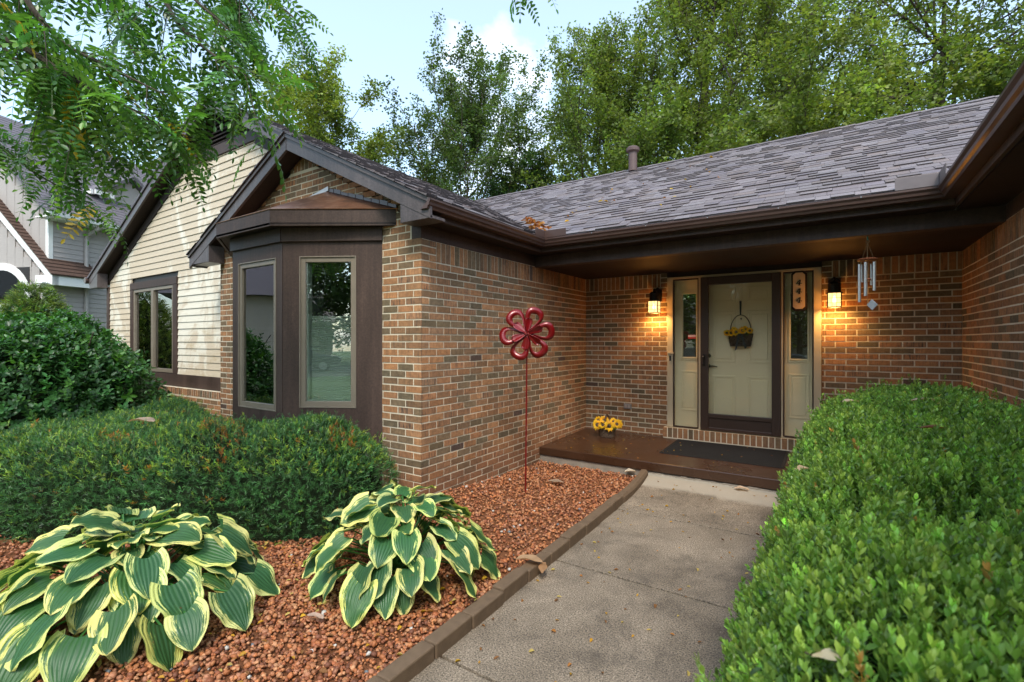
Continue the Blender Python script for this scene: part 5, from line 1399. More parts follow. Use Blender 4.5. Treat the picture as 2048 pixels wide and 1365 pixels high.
# conical dwarf spruce beyond the shrub
cs_ = empty('conical_spruce', (-12.35, 2.65, 0.0), 'light green cone shaped dwarf spruce behind the leafy shrub', 'shrub')
n = 4500; f = q.random(n) ** 0.75; a = q.uniform(0, 2 * PI, n); z = 2.62 * (1 - f); rr = (0.06 + 1.35 * f ** 0.85) * (1 + 0.09 * np.sin(5 * a + 6 * f) + 0.06 * np.sin(17 * f)) * q.uniform(0.86, 1.03, n)
A = np.stack([-12.35 + rr * np.cos(a), 2.65 + rr * np.sin(a), z], 1); B = unit(np.stack([np.cos(a), np.sin(a), np.full(n, 0.75)], 1) + q.normal(0, 0.35, (n, 3)))
C = tone(q, n, (0.085, 0.150, 0.018), 0.25)
local(scatter('foliage', [yew_sprig(i + 50) for i in range(5)], A, basis(B, None, q), q.uniform(1.8, 2.8, n), C, M['needle'], cs_, r=q), cs_)
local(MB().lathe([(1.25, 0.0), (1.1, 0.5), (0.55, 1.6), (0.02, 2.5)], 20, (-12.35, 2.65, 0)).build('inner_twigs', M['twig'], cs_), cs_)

# ------------------------------------------------------------------ hostas: every leaf an object
def hosta_leaf(c, az, r, h, L, W, p0, p1, roll, seed, cup=0.16):
    qq = np.random.default_rng(seed); nv, nu = 15, 13
    d0 = np.array((math.cos(az), math.sin(az), 0)); pos_ = np.array(c, float) + d0 * r + np.array((0, 0, h))
    lat0 = np.array((-math.sin(az), math.cos(az), 0)); V = []; UV = []; mid = []; dirs = []
    bend = qq.uniform(-0.35, 0.35)
    for i in range(nv):
        v = i / (nv - 1); p = p0 + (p1 - p0) * v ** 1.15; a2 = az + bend * v
        d = np.array((math.cos(a2) * math.cos(p), math.sin(a2) * math.cos(p), math.sin(p)))
        if i: pos_ = pos_ + d * L / (nv - 1)
        mid.append(pos_.copy()); dirs.append(d)
    ph1, ph2 = qq.uniform(0, 6.28, 2); k1 = qq.uniform(5, 8); und = qq.uniform(0.03, 0.075)
    for i in range(nv):
        v = i / (nv - 1); d = dirs[i]; lat = unit(lat0 * math.cos(roll) + np.cross(d, lat0) * math.sin(roll)); nrm = unit(np.cross(d, lat))
        w = W * math.sin(PI * min(1.0, (v * 0.91 + 0.09)) ** 0.60) ** 0.66
        for j in range(nu):
            s_ = -1 + 2 * j / (nu - 1); e = abs(s_)
            lobe = -0.21 * L * (1 - v) ** 3.2 * e ** 1.3
            wave = und * L * e ** 2 * math.sin(k1 * v * 2 + (ph1 if s_ > 0 else ph2)) * (0.35 + v)
            hgt = cup * w * e ** 1.6 * (1.2 - 1.6 * v) + wave + 0.012 * L * math.cos(s_ * 16.5)* (1 - e * 0.5)
            V.append(mid[i] + lat * s_ * w * (1 - 0.12 * e) + d * lobe + nrm * hgt); UV.append(((s_ + 1) / 2, v))
    F_ = [(i * nu + j, i * nu + j + 1, (i + 1) * nu + j + 1, (i + 1) * nu + j) for i in range(nv - 1) for j in range(nu - 1)]
    # stalk
    b = len(V); base = np.array(c, float) + np.array((qq.uniform(-0.06, 0.06), qq.uniform(-0.06, 0.06), 0)); p3 = mid[0]; pm = base * 0.45 + p3 * 0.55 + np.array((0, 0, 0.10))
    pts = [base * (1 - t_) ** 2 + 2 * pm * t_ * (1 - t_) + p3 * t_ * t_ for t_ in np.linspace(0, 1, 6)]
    sd = lat0 * 0.0055
    for i, p in enumerate(pts):
        for o_ in (-sd, np.array((0, 0, -0.008)), sd): V.append(p + o_); UV.append((0.5, 0.3))
    for i in range(5):
        for j in range(2): F_.append((b + i * 3 + j, b + i * 3 + j + 1, b + i * 3 + 4 + j, b + i * 3 + 3 + j))
    sh = qq.uniform(0.8, 1.25); C_ = np.tile(np.array((sh * qq.uniform(0.9, 1.15), sh, sh * qq.uniform(0.7, 1.05), qq.random())), (len(V), 1)); C_[b:, :3] = (1.3, 1.5, 0.8)
    return np_mesh('leaf', np.array(V), np.array(F_), C_, M['hosta'], True, np.array(UV))
def hosta(name_label, c, tiers, seed, sx=1.0, turn=0.0, extra=()):
    h_ = empty('hosta_plant', c, name_label, 'plant', 'variegated hostas in the gravel bed')
    qq = np.random.default_rng(seed); k_ = 0
    for n_, r, hh, L, W, p0, p1 in tiers:
        a0 = qq.uniform(0, 6.28)
        for i in range(n_):
            az = a0 + 2 * PI * (i + qq.uniform(-0.4, 0.4)) / n_
            rr_ = r * qq.uniform(0.80, 1.15) * (1 + (sx - 1) * abs(math.cos(az - turn)))
            LL = L * qq.uniform(0.75, 1.2)
            me = hosta_leaf((0, 0, 0), az, rr_, hh * qq.uniform(0.82, 1.14), LL, W * LL / L * qq.uniform(0.9, 1.12), p0 + qq.uniform(-0.3, 0.45), p1 + qq.uniform(-0.25, 0.5), qq.uniform(-0.55, 0.55), seed * 100 + k_)
            link('leaf', me, h_); k_ += 1
    for (az, r, hh, L, W, p0, p1, roll) in extra: link('leaf', hosta_leaf((0, 0, 0), az, r, hh, L, W, p0, p1, roll, seed * 100 + k_), h_); k_ += 1
    return h_
D = math.radians
TI1 = [(21, 0.48, 0.18, 0.185, 0.100, D(-40), D(-68)), (20, 0.41, 0.28, 0.185, 0.100, D(-30), D(-58)), (17, 0.32, 0.37, 0.18, 0.096, D(-20), D(-48)), (14, 0.21, 0.45, 0.17, 0.090, D(-8), D(-36)), (9, 0.09, 0.51, 0.16, 0.082, D(10), D(-18))]
hosta('upright rounded hosta with yellow edged green leaves beside the brick corner', (-2.28, 2.18, 0.115), TI1, 3)
TI2 = [(25, 0.53, 0.16, 0.20, 0.114, D(-40), D(-64)), (24, 0.45, 0.25, 0.20, 0.114, D(-28), D(-54)), (20, 0.35, 0.33, 0.195, 0.110, D(-18), D(-44)), (16, 0.23, 0.40, 0.185, 0.102, D(-6), D(-32)), (10, 0.10, 0.45, 0.17, 0.09, D(12), D(-12))]
hosta('wide low hosta with cream edged blue green leaves in front of the yew', (-3.27, 1.10, 0.115), TI2, 8, 1.12, RAD(25))

# ------------------------------------------------------------------ near locust boughs overhead
lc = empty('locust_tree', (-5.6, -1.4, 0.0), 'feathery leaved locust tree whose boughs hang over the roof', 'tree')
q = np.random.default_rng(77)
bough = [
    [(-5.5, -1.2, 3.3), (-4.7, 0.5, 4.3), (-3.87, 1.40, 4.12), (-3.49, 1.41, 3.62), (-3.21, 1.48, 3.38), (-2.9, 1.56, 3.17)],
    [(-5.5, -1.2, 3.0), (-4.9, -0.1, 3.5), (-4.14, 0.50, 3.44), (-3.59, 0.75, 3.16), (-3.38, 0.88, 2.99), (-3.26, 1.08, 2.90), (-3.23, 1.35, 2.80)],
    [(-5.5, -1.2, 3.4), (-4.4, 0.2, 4.1), (-3.56, 0.65, 3.62), (-3.45, 0.72, 3.32), (-3.43, 0.85, 3.18), (-3.40, 1.11, 3.13), (-3.21, 1.24, 3.02)],
    [(-5.5, -1.2, 4.0), (-5.6, 0.9, 5.6), (-5.08, 2.16, 5.4), (-4.50, 2.42, 4.92), (-4.16, 2.65, 4.6), (-3.96, 2.78, 4.25)],
    [(-5.5, -1.2, 2.9), (-5.7, 0.0, 3.5), (-5.52, 0.67, 3.30), (-5.44, 0.97, 3.12), (-5.48, 1.18, 2.98), (-5.21, 1.36, 2.80)],
    [(-5.5, -1.2, 3.8), (-5.2, 0.3, 4.9), (-4.56, 1.19, 4.42), (-4.22, 1.29, 3.98), (-3.98, 1.33, 3.58), (-3.67, 1.41, 3.26)],
    [(-5.5, -1.2, 3.5), (-5.2, 0.1, 4.2), (-4.7, 0.75, 3.95), (-4.35, 0.95, 3.55), (-4.15, 1.15, 3.25), (-4.05, 1.4, 2.95)],
    [(-5.5, -1.2, 4.0), (-5.0, 0.9, 5.2), (-4.45, 1.8, 4.95), (-4.15, 2.0, 4.6), (-3.95, 2.1, 4.3), (-3.78, 2.12, 4.1)],
    [(-5.5, -1.2, 4.2), (-5.2, 0.9, 5.4), (-4.75, 1.5, 5.1), (-4.45, 1.8, 4.8), (-4.2, 2.0, 4.5), (-4.0, 2.1, 4.2)],
    [(-5.5, -1.2, 3.3), (-5.0, 0.3, 3.9), (-4.5, 0.55, 3.75), (-4.2, 0.70, 3.45), (-4.05, 0.85, 3.2), (-3.95, 1.05, 3.0)],
    [(-5.5, -1.2, 3.9), (-4.9, 0.5, 4.8), (-4.2, 1.0, 4.55), (-3.8, 1.25, 4.2), (-3.5, 1.5, 3.85), (-3.3, 1.75, 3.6)],
    [(-5.5, -1.2, 4.4), (-4.6, 0.8, 5.6), (-3.4, 2.4, 5.7), (-2.5, 3.2, 5.2), (-2.15, 3.4, 5.0), (-2.07, 3.44, 4.88)]]
local(MB().tube([(-5.62, -1.42, 0), (-5.58, -1.35, 1.5), (-5.5, -1.2, 3.0), (-5.45, -1.15, 4.4), (-5.3, -1.1, 6.2)], [0.19, 0.16, 0.13, 0.10, 0.06], 12).build('trunk', M['bark'], lc), lc)
LP, LD, LS = [], [], []
ntw = [17] * (len(bough) - 1) + [3]
for bi, b in enumerate(bough):
    P = np.array(b); t_ = np.linspace(0, 1, len(P)); tt = np.linspace(0, 1, 40)
    Q = np.stack([np.interp(tt, t_, P[:, k_]) for k_ in range(3)], 1)
    for _ in range(3): Q[1:-1] = (Q[:-2] + Q[1:-1] * 2 + Q[2:]) / 4
    local(MB().tube(Q, list(np.linspace(0.028, 0.003, 40)), 6).build('branch', M['bark'], lc), lc)
    tw = MB()
    for s_ in range(ntw[bi]):
        k_ = int(q.uniform(11 if ntw[bi] > 5 else 37, 39)); p = Q[k_]; tg = unit(Q[min(39, k_ + 1)] - Q[k_ - 1])
        d = unit(tg * 0.8 + q.normal(0, 0.55, 3) + np.array((0, 0, -0.18))); ln = q.uniform(0.18, 0.50)
        pts = [p + d * ln * f + np.array((0, 0, -0.22 * ln * f * f)) for f in np.linspace(0, 1, 7)]
        tw.tube(pts, list(np.linspace(0.0035, 0.0012, 7)), 4)
        nl = int(ln / 0.055)
        for j in range(nl):
            f = (j + 0.6) / nl; pp = pts[0] * (1 - f) + pts[-1] * f + np.array((0, 0, -0.22 * ln * f * f + 0.22 * ln * f))
            sd = unit(np.cross(d, (0, 0, 1.0))) * (1 if j % 2 else -1)
            LP.append(pp); LD.append(unit(d * 0.5 + sd * 0.8 + q.normal(0, 0.3, 3) + np.array((0, 0, -0.25)))); LS.append(q.uniform(1.05, 1.75))
    local(tw.build('twigs', M['bark'], lc, kind='stuff'), lc)
LP, LD, LS = np.array(LP), np.array(LD), np.array(LS)
# leaf templates lie along X with Z up: frame from direction + upward normal
X_ = unit(LD); Yv = unit(np.cross(np.array([[0, 0, 1.0]]) + q.normal(0, 0.35, LD.shape), X_)); Zv = np.cross(X_, Yv)
C = tone(q, len(LP), (0.060, 0.150, 0.030), 0.35, ((0.20, (0.15, 0.29, 0.045)), (0.006, (0.45, 0.30, 0.02))))
local(scatter('foliage', [locust_leaf(i) for i in range(8)], LP, np.stack([X_, Yv, Zv], 2), LS, C, M['locust'], lc, r=q), lc)

# ------------------------------------------------------------------ trees behind the house
TS = [tree_sprig(i) for i in range(8)]
def tree(name, label, x, y, Ht, Rc, cb, nleaf, col, seed, up_=0.55, dens=0.30, lean=(0, 0), trunks=1, sp=1.0, nl=22, group='trees behind the roof', ls=1.0):
    qq = np.random.default_rng(seed); t_ = empty(name, (x, y, 0), label, 'tree', group)
    bb = MB(); PP, CC, WW = [], [], []
    for k_ in range(trunks):
        off = np.array((0.0, 0, 0)) if trunks == 1 else np.array((qq.uniform(-0.9, 0.9), qq.uniform(-0.4, 0.4), 0))
        H = Ht * (1 if k_ == 0 else qq.uniform(0.8, 0.98)); r0 = 0.016 * H
        zs2 = np.linspace(0, 1, 12); tr_ = np.stack([off[0] * (0.4 + 2.0 * zs2) + lean[0] * zs2 + 0.12 * np.sin(5 * zs2 + seed), off[1] * (0.4 + zs2) + lean[1] * zs2 + 0.10 * np.cos(4 * zs2 + seed), H * zs2], 1)
        bb.tube(tr_, list(r0 * (1 - 0.94 * zs2)), 9)
        n_ = nl // trunks if trunks > 1 else nl
        for i in range(n_):
            f = cb + (0.97 - cb) * ((i + qq.random()) / n_) ** 0.9; p0 = np.array([np.interp(f, zs2, tr_[:, j]) for j in range(3)])
            az = 2.4 * i + qq.uniform(-0.4, 0.4); g = (f - cb) / (1 - cb)
            ln = 1.18 * Rc * (math.sin(PI * (0.22 + 0.72 * g)) ** 0.8) * qq.uniform(0.7, 1.15) + 0.3
            el = up_ * (0.45 + 0.9 * g) + qq.uniform(-0.15, 0.15); m_ = 8
            d = np.array((math.cos(az) * math.cos(el), math.sin(az) * math.cos(el), math.sin(el)))
            pts = [p0 + d * ln * s_ + np.array((0, 0, 0.22 * ln * s_ * s_ * (up_ * 1.4) - 0.05 * ln * math.sin(3 * s_))) + 0.05 * ln * np.array((math.sin(4 * s_ + i), math.cos(3 * s_ + i), 0)) for s_ in np.linspace(0, 1, m_)]
            bb.tube(pts, list(r0 * 0.42 * (1 - 0.6 * g) * np.linspace(1, 0.10, m_)), 6)
            tint = qq.lognormal(0, 0.14)
            for s_ in range(11):
                fs_ = qq.uniform(0.22, 1.0); q0 = np.array([np.interp(fs_, np.linspace(0, 1, m_), [p[j] for p in pts]) for j in range(3)])
                dd = unit(d * 0.7 + qq.normal(0, 0.65, 3) + np.array((0, 0, up_ * 0.9))); l2 = ln * qq.uniform(0.18, 0.42) + 0.25
                q1 = q0 + dd * l2; bb.tube([q0, (q0 + q1) / 2 + (0, 0, 0.03 * l2), q1], [r0 * 0.09, r0 * 0.06, r0 * 0.025], 4)
                PP.append((q0, q1)); CC.append(tint * qq.lognormal(0, 0.12)); WW.append(l2)
    WW = np.array(WW); nleaf = int(nleaf * 2.3); k2 = qq.choice(len(PP), nleaf // 9, p=WW / WW.sum()); ff = qq.random(nleaf // 9) ** 0.8
    Q0, Q1 = np.array([p[0] for p in PP])[k2], np.array([p[1] for p in PP])[k2]
    sg = dens * sp * 0.62; A = Q0 + (Q1 - Q0) * (ff * 1.08)[:, None] + qq.normal(0, 1, (len(k2), 3)) * (sg * (1.0 - 0.55 * ff))[:, None]
    C = np.array(col)[None] * (np.array(CC)[k2] * qq.lognormal(0, 0.16, len(k2)))[:, None] * (1 + qq.uniform(-0.1, 0.1, (len(k2), 3)))
    A[:, 2] = np.maximum(A[:, 2], 0.3)
    bb.build('trunk', M['bark'], t_)
    scatter('crown', TS, A, basis(qq.normal(0, 0.38, (len(A), 3)) + np.array((0, 0, 1.0)), None, qq), qq.uniform(0.8, 1.35, len(A)) * ls, C, M['treeleaf'], t_, r=qq)
    return t_
YG, MG, DG, OG = (0.155, 0.195, 0.038), (0.125, 0.170, 0.042), (0.080, 0.122, 0.040), (0.150, 0.190, 0.044)
tree('broad_tree', 'yellowish green tree rising behind the small front gable', -19.6, 13.6, 12.4, 3.6, 0.15, 20000, YG, 101, 0.7, 0.34)
tree('maple_tree', 'dark green maple with feathery top shoots in the middle of the sky', -15.4, 19.4, 12.0, 5.4, 0.08, 30000, DG, 102, 0.95, 0.34, nl=34)
tree('maple_tree', 'mid green maple behind the roof vent pipe', -9.4, 22.6, 14.2, 5.0, 0.06, 32000, MG, 103, 0.95, 0.36, nl=36)
tree('maple_tree', 'tallest yellow green maple just right of the vent pipe tree', -4.9, 23.5, 18.6, 4.6, 0.06, 36000, OG, 104, 0.9, 0.38, nl=38)
tree('oak_tree', 'open crowned oak with several dark trunks showing sky between', 2.9, 23.5, 17.5, 6.8, 0.30, 19000, MG, 105, 0.40, 0.40, trunks=3, nl=33)
tree('oak_tree', 'leafy oak leaning over the right end of the roof', 7.6, 21.5, 16.0, 5.0, 0.18, 20000, MG, 106, 0.5, 0.42, nl=28)
tree('young_tree', 'low bushy tree behind the middle of the roof ridge', -0.4, 19.5, 8.6, 3.8, 0.06, 22000, OG, 107, 0.6, 0.40)
tree('cedar_tree', 'small very dark tree peeping over the left end of the ridge', -12.6, 20.6, 10.0, 2.2, 0.05, 12000, (0.030, 0.066, 0.024), 108, 0.5, 0.26)
tree('young_tree', 'pale young tree in the gap beside the dark maple', -18.3, 18.5, 9.0, 3.0, 0.06, 14000, OG, 109, 0.6, 0.34)
tree('broad_tree', 'green tree far behind the grey neighbour house', -30.0, 14.0, 12.5, 5.0, 0.12, 17000, MG, 110, 0.55, 0.40)
tree('young_tree', 'bushy tree behind the ridge between vent pipe and oak', -6.0, 19.5, 9.6, 3.8, 0.06, 20000, MG, 111, 0.6, 0.38)
tree('broad_tree', 'green tree filling the gap between vent pipe maple and oak', -1.6, 27.5, 16.5, 5.0, 0.12, 17000, MG, 112, 0.7, 0.42, nl=28)
tree('young_tree', 'low green tree right behind the right end of the ridge', 5.0, 19.5, 8.2, 3.4, 0.06, 18000, MG, 113, 0.6, 0.38)
# ------------------------------------------------------------------ grey neighbour house
NA = RAD(20.3)
nb = empty('neighbour_house', (-17.517, 4.024, 0), 'grey lilac sided house with white trim behind the shrub', 'house', None, NA)
nw = MB().box(-6.0, -0.03, 0.03, 8.0, 0, 5.0)
nw.prism([(-6.0, 0.03, 5.0), (-0.03, 0.03, 5.0), (-3.0, 0.03, 7.95)], (0, 7.97, 0))
nwo = nw.build('wall', M['graysiding'], nb)
z = 0.3
while z < 4.95:                                            # lap boards on the side wall
    MB().add([(0.004, 0.04, z), (0.004, 6.0, z), (-0.010, 6.0, z + 0.135), (-0.010, 0.04, z + 0.135), (-0.03, 0.04, z), (-0.03, 6.0, z)], [(0, 1, 2, 3), (0, 4, 5, 1), (0, 3, 4)]).build('siding_board', M['graysiding'], nwo)
    z += 0.133
z = 0
x = -5.95
while x < -0.12:                                           # vertical boards of the upper front
    hgt = 4.98 + 2.95 * (1 - abs(x + 0.14 + 3.0) / 3.0) - 0.2
    MB().box(x, min(x + 0.285, -0.1), 0.010, 0.031, 0.2, hgt).build('vertical_board', M['graysiding'], nwo, bevel=0.004); x += 0.295
MB().box(-0.10, 0.008, -0.004, 0.10, 0.1, 4.95).build('corner_trim', M['white'], nb)
# lower front gable: wall, vertical boards, steep roof wrapping the corner
lg = MB().prism([(-4.4, -0.38, 0), (-0.06, -0.38, 0), (-0.06, -0.38, 3.25), (-2.2, -0.38, 5.35), (-4.4, -0.38, 3.25)], (0, 0.38, 0))
lgo = lg.build('gable_wall', M['graysiding'], nb)
x = -4.38
while x < -0.3:
    t0 = 3.22 + 2.08 * (1 - abs(x + 0.15 + 2.2) / 2.2)
    MB().box(x, x + 0.285, -0.402, -0.381, 0.2, t0).build('vertical_board', M['graysiding'], lgo, bevel=0.004); x += 0.295
MB().box(-0.17, -0.05, -0.408, -0.30, 0.1, 3.3).build('corner_trim', M['white'], nb)
rk = MB()
rk.prism([(-2.2, -0.55, 5.62), (0.42, -0.55, 3.10), (0.42, -0.55, 3.38), (-2.2, -0.55, 5.86)], (0, 0.05, 0)).prism([(-2.2, -0.55, 5.62), (-4.8, -0.55, 3.10), (-4.8, -0.55, 3.38), (-2.2, -0.55, 5.86)], (0, 0.05, 0))
rk.box(-0.18, 0.42, -0.548, -0.40, 3.08, 3.34)
rk.build('rake_trim', M['white'], nb)
MB().box(0.36, 0.42, -0.50, 0.62, 3.08, 3.33).build('eave_trim', M['white'], nb)
MB().box(0.0, 0.36, -0.38, 0.6, 3.10, 3.13).build('eave_soffit', M['white'], nb)
k_ = 0; s_ = 0.0
while s_ < 3.3:                                            # courses of the small brown roof
    x0, z0 = 0.46 - s_ * 0.717, 3.35 + s_ * 0.697; x1, z1 = 0.46 - (s_ + 0.15) * 0.717, 3.35 + (s_ + 0.15) * 0.697
    yb = 0.66 if x0 > 0.0 else 0.02
    MB().add([(x0 + 0.01, -0.60, z0 + 0.02), (x0 + 0.01, yb, z0 + 0.02), (x1, yb, z1 + 0.004), (x1, -0.60, z1 + 0.004), (x0, -0.60, z0 - 0.02), (x0, yb, z0 - 0.02), (x1, -0.60, z1 - 0.03), (x1, yb, z1 - 0.03)], [(0, 1, 2, 3), (4, 5, 1, 0), (0, 3, 6, 4), (1, 5, 7, 2), (4, 6, 7, 5)]).build('shingle_course', M['brownshingle'], nb); s_ += 0.15
MB().prism([(-2.2, -0.58, 5.9), (-4.85, -0.58, 3.35), (-4.85, 0.02, 3.35), (-2.2, 0.02, 5.9)], (0, 0, -0.03)).build('porch_roof', M['brownshingle'], nb)
# arched window
def arc(cx_, r, z0, n=18): return [(cx_ + r * math.cos(t_), z0 + r * math.sin(t_)) for t_ in np.linspace(0, PI, n)]
aw = MB(); o_, i_ = arc(-1.62, 1.12, 2.62), arc(-1.62, 0.92, 2.62)
for a in range(len(o_) - 1): aw.prism([(o_[a][0], -0.43, o_[a][1]), (o_[a + 1][0], -0.43, o_[a + 1][1]), (i_[a + 1][0], -0.43, i_[a + 1][1]), (i_[a][0], -0.43, i_[a][1])], (0, 0.045, 0))
aw.box(-2.74, -0.50, -0.44, -0.38, 2.42, 2.62).box(-2.74, -2.54, -0.43, -0.385, 0.9, 2.42).box(-0.70, -0.50, -0.43, -0.385, 0.9, 2.42).box(-2.54, -0.70, -0.43, -0.385, 0.9, 1.05)
awo = aw.build('arched_window', M['white'], nb)
gp = MB().add([(x, -0.415, z) for x, z in i_], [tuple(range(len(i_)))]); gp.add([(-2.54, -0.415, 1.05), (-0.70, -0.415, 1.05), (-0.70, -0.415, 2.42), (-2.54, -0.415, 2.42)], [(0, 1, 2, 3)])
gp.build('pane', M['glass'], awo)
MB().box(-2.6, -0.6, -0.4105, -0.404, 1.0, 3.6).build('dark_room', M['darkline'], awo)
# main roof with gutter, downspout and dormer
rfm = MB().prism([(0.42, -0.35, 4.98), (0.42, 8.2, 4.98), (-3.0, 8.2, 8.3), (-3.0, -0.35, 8.3)], (0, 0, -0.05)).prism([(-6.5, -0.35, 4.98), (-6.5, 8.2, 4.98), (-3.0, 8.2, 8.3), (-3.0, -0.35, 8.3)], (0, 0, -0.05))
rfo = rfm.build('roof', M['grayshingle'], nb)
s_ = 0.0
while s_ < 4.6:
    x0, z0 = 0.42 - s_ * 0.717, 4.985 + s_ * 0.697; x1, z1 = x0 - 0.143 * 0.717, z0 + 0.143 * 0.697
    MB().add([(x0, -0.36, z0 + 0.018), (x0, 8.0, z0 + 0.018), (x1, 8.0, z1 + 0.003), (x1, -0.36, z1 + 0.003), (x0, -0.36, z0), (x0, 8.0, z0)], [(0, 1, 2, 3), (4, 5, 1, 0)]).build('shingle_course', M['grayshingle'], rfo); s_ += 0.143
MB().prism([(0.42, -0.35, 4.86), (0.52, -0.35, 4.88), (0.54, -0.35, 4.98), (0.42, -0.35, 4.98)], (0, 8.4, 0)).build('gutter', M['white'], nb, bevel=0.006)
MB().box(0.0, 0.42, -0.3, 8.0, 4.84, 4.87).build('eave_soffit', M['white'], nb)
MB().tube([(0.46, 0.98, 4.88), (0.40, 0.95, 4.78), (0.10, 0.90, 4.60), (0.06, 0.90, 4.5), (0.06, 0.90, 0.2)], 0.05, 8).build('downspout', M['graysiding'], nb)
dm = MB().box(-2.2, -0.62, 1.75, 3.6, 5.2, 6.15).prism([(-0.62, 1.75, 6.15), (-0.62, 3.6, 6.15), (-0.62, 2.67, 6.75)], (-2.2, 0, 0))
dmo = dm.build('dormer', M['graysiding'], nb)
MB().prism([(-0.40, 1.45, 6.02), (-0.40, 2.67, 6.80), (-0.40, 2.67, 6.92), (-0.40, 1.45, 6.14)], (-2.3, 0, 0)).prism([(-0.40, 3.9, 6.02), (-0.40, 2.67, 6.80), (-0.40, 2.67, 6.92), (-0.40, 3.9, 6.14)], (-2.3, 0, 0)).build('roof', M['grayshingle'], dmo)
MB().box(-2.4, -0.44, 1.38, 1.49, 6.0, 6.13).box(-0.40, -0.36, 1.45, 2.0, 6.0, 6.13).build('trim', M['white'], dmo)
MB().box(-0.63, -0.60, 1.74, 1.86, 5.3, 6.1).build('trim', M['white'], dmo)

for o_ in nb.children:
    if o_.name.split('.')[0] in ('gable_wall', 'rake_trim', 'porch_roof', 'arched_window', 'eave_trim') or (o_.name.startswith('shingle_course')) or o_.name == 'corner_trim.001': o_.location.y += 0.36
# ------------------------------------------------------------------ fallen leaves
q = np.random.default_rng(91)
def litter(n, fx, fy, fz, cols, size, name):
    x, y = fx(n), fy(n); z = fz(x, y)
    t_ = T(); t_.leaf((-0.5, 0, 0.02), (1, 0, 0.05), (0, 0, 1), 1.0, 0.42, fold=0.3)
    t2 = T(); t2.leaf((-0.5, 0, 0.08), (1, 0.2, -0.1), (0, 0.3, 1), 1.0, 0.55, fold=0.5)
    C = np.array(cols)[q.integers(0, len(cols), n)] * q.uniform(0.8, 1.2, (n, 1))
    d = unit(np.stack([q.normal(0, 0.18, n), q.normal(0, 0.18, n), np.ones(n)], 1))
    return scatter(name, [t_.out(), t2.out()], np.stack([x, y, z + 0.004], 1), basis(d, None, q), size * q.uniform(0.7, 1.3, n), C, M['dry'], None, 'stuff', r=q)
YL = [(0.50, 0.29, 0.02), (0.42, 0.22, 0.02), (0.34, 0.14, 0.03), (0.48, 0.36, 0.10), (0.20, 0.09, 0.03)]
wzv = np.vectorize(wz)
litter(150, lambda n: -1.54 + 1.3 * q.random(n) ** 1.5, lambda n: q.uniform(1.0, 5.3, n), lambda x, y: wzv(y), YL, 0.027, 'fallen_leaves')
litter(330, lambda n: q.uniform(-4.2, -1.66, n), lambda n: q.uniform(0.8, 2.6, n), lambda x, y: gz(x, y) + 0.014, YL, 0.034, 'fallen_leaves')
litter(60, lambda n: q.uniform(-3.0, -0.5, n), lambda n: q.uniform(5.40, 6.6, n), lambda x, y: pz(y) + 0.012 * (x > -1.75), YL, 0.022, 'fallen_leaves')
litter(26, lambda n: q.uniform(-3.05, -1.2, n), lambda n: q.uniform(5.5, 9.0, n), lambda x, y: 2.83 + RS * (y - EV), YL, 0.06, 'fallen_leaves')
lf_ = litter(70, lambda n: -2.82 - 0.28 * q.random(n), lambda n: 4.86 + 0.30 * q.random(n), lambda x, y: 2.84 + 0.11 * q.random(len(x)) + RS * np.maximum(0, -2.8 - x), [(0.36, 0.15, 0.05), (0.46, 0.24, 0.09), (0.26, 0.10, 0.04), (0.52, 0.34, 0.17)], 0.075, 'leaf_pile')
def curled_leaf(loc, L, W, yaw, lift, col, label, curl=0.35, seed=0):
    q2 = np.random.default_rng(seed); nu, nv = 9, 7; V = []
    o = empty('dead_leaf', loc, label, 'dead leaf', None, yaw)
    for i in range(nu):
        u = i / (nu - 1); w = W * math.sin(PI * (0.06 + 0.88 * u)) ** 0.8 * (1 + 0.25 * math.sin(9 * u + seed))
        for j in range(nv):
            s_ = -1 + 2 * j / (nv - 1); V.append((L * (u - 0.5), s_ * w * (1 - 0.25 * curl), 0.35 * lift * math.sin(PI * u) + abs(s_) ** 1.6 * 0.6 * curl * w * (1 + 0.5 * math.sin(5 * u + seed)) + 0.08 * W * math.sin(7 * u + 3 * s_ + seed) + 0.008))
    F2 = [(i * nv + j, (i + 1) * nv + j, (i + 1) * nv + j + 1, i * nv + j + 1) for i in range(nu - 1) for j in range(nv - 1)]
    link('blade', np_mesh('blade', np.array(V), np.array(F2), np.tile((*col, 1), (len(V), 1)), M['dry'], True), o)
    MB().tube([(-L * 0.5, 0, 0.01), (-L * 0.68, 0.01 * L, 0.012)], 0.0015, 5).build('leaf_stalk', M['bark'], o)
    return o
TN = (0.40, 0.25, 0.14)
curled_leaf((-1.62, 2.66, 0.185), 0.17, 0.045, 0.4, 0.03, TN, 'large curled tan leaf lying across the edging blocks', 0.6, 1)
curled_leaf((-1.53, 2.68, 0.155), 0.15, 0.028, -1.15, 0.02, (0.36, 0.20, 0.10), 'narrow brown leaf hanging down the edging onto the walk', 0.5, 2)
curled_leaf((-2.42, 4.50, 0.115), 0.17, 0.05, 0.2, 0.02, (0.34, 0.24, 0.17), 'curled brown leaf on the gravel beyond the spinner', 0.45, 3)
curled_leaf((-1.90, 5.30, 0.12), 0.12, 0.045, 0.6, 0.03, (0.62, 0.52, 0.40), 'pale curled leaf at the foot of the porch by the edging', 0.5, 4)
curled_leaf((-0.74, 5.22, 0.14), 0.13, 0.04, 0.1, 0.02, (0.55, 0.40, 0.28), 'tan leaf on the walk against the porch step', 0.5, 5)
curled_leaf((-2.25, 1.55, 0.155), 0.10, 0.022, 0.3, 0.015, (0.5, 0.36, 0.28), 'small tan leaf on gravel in front of the rounded hosta', 0.4, 6)
curled_leaf((-4.85, 1.70, 0.915), 0.20, 0.07, 0.7, 0.03, (0.42, 0.30, 0.22), 'grey brown leaf lying on top of the yew', 0.45, 7)
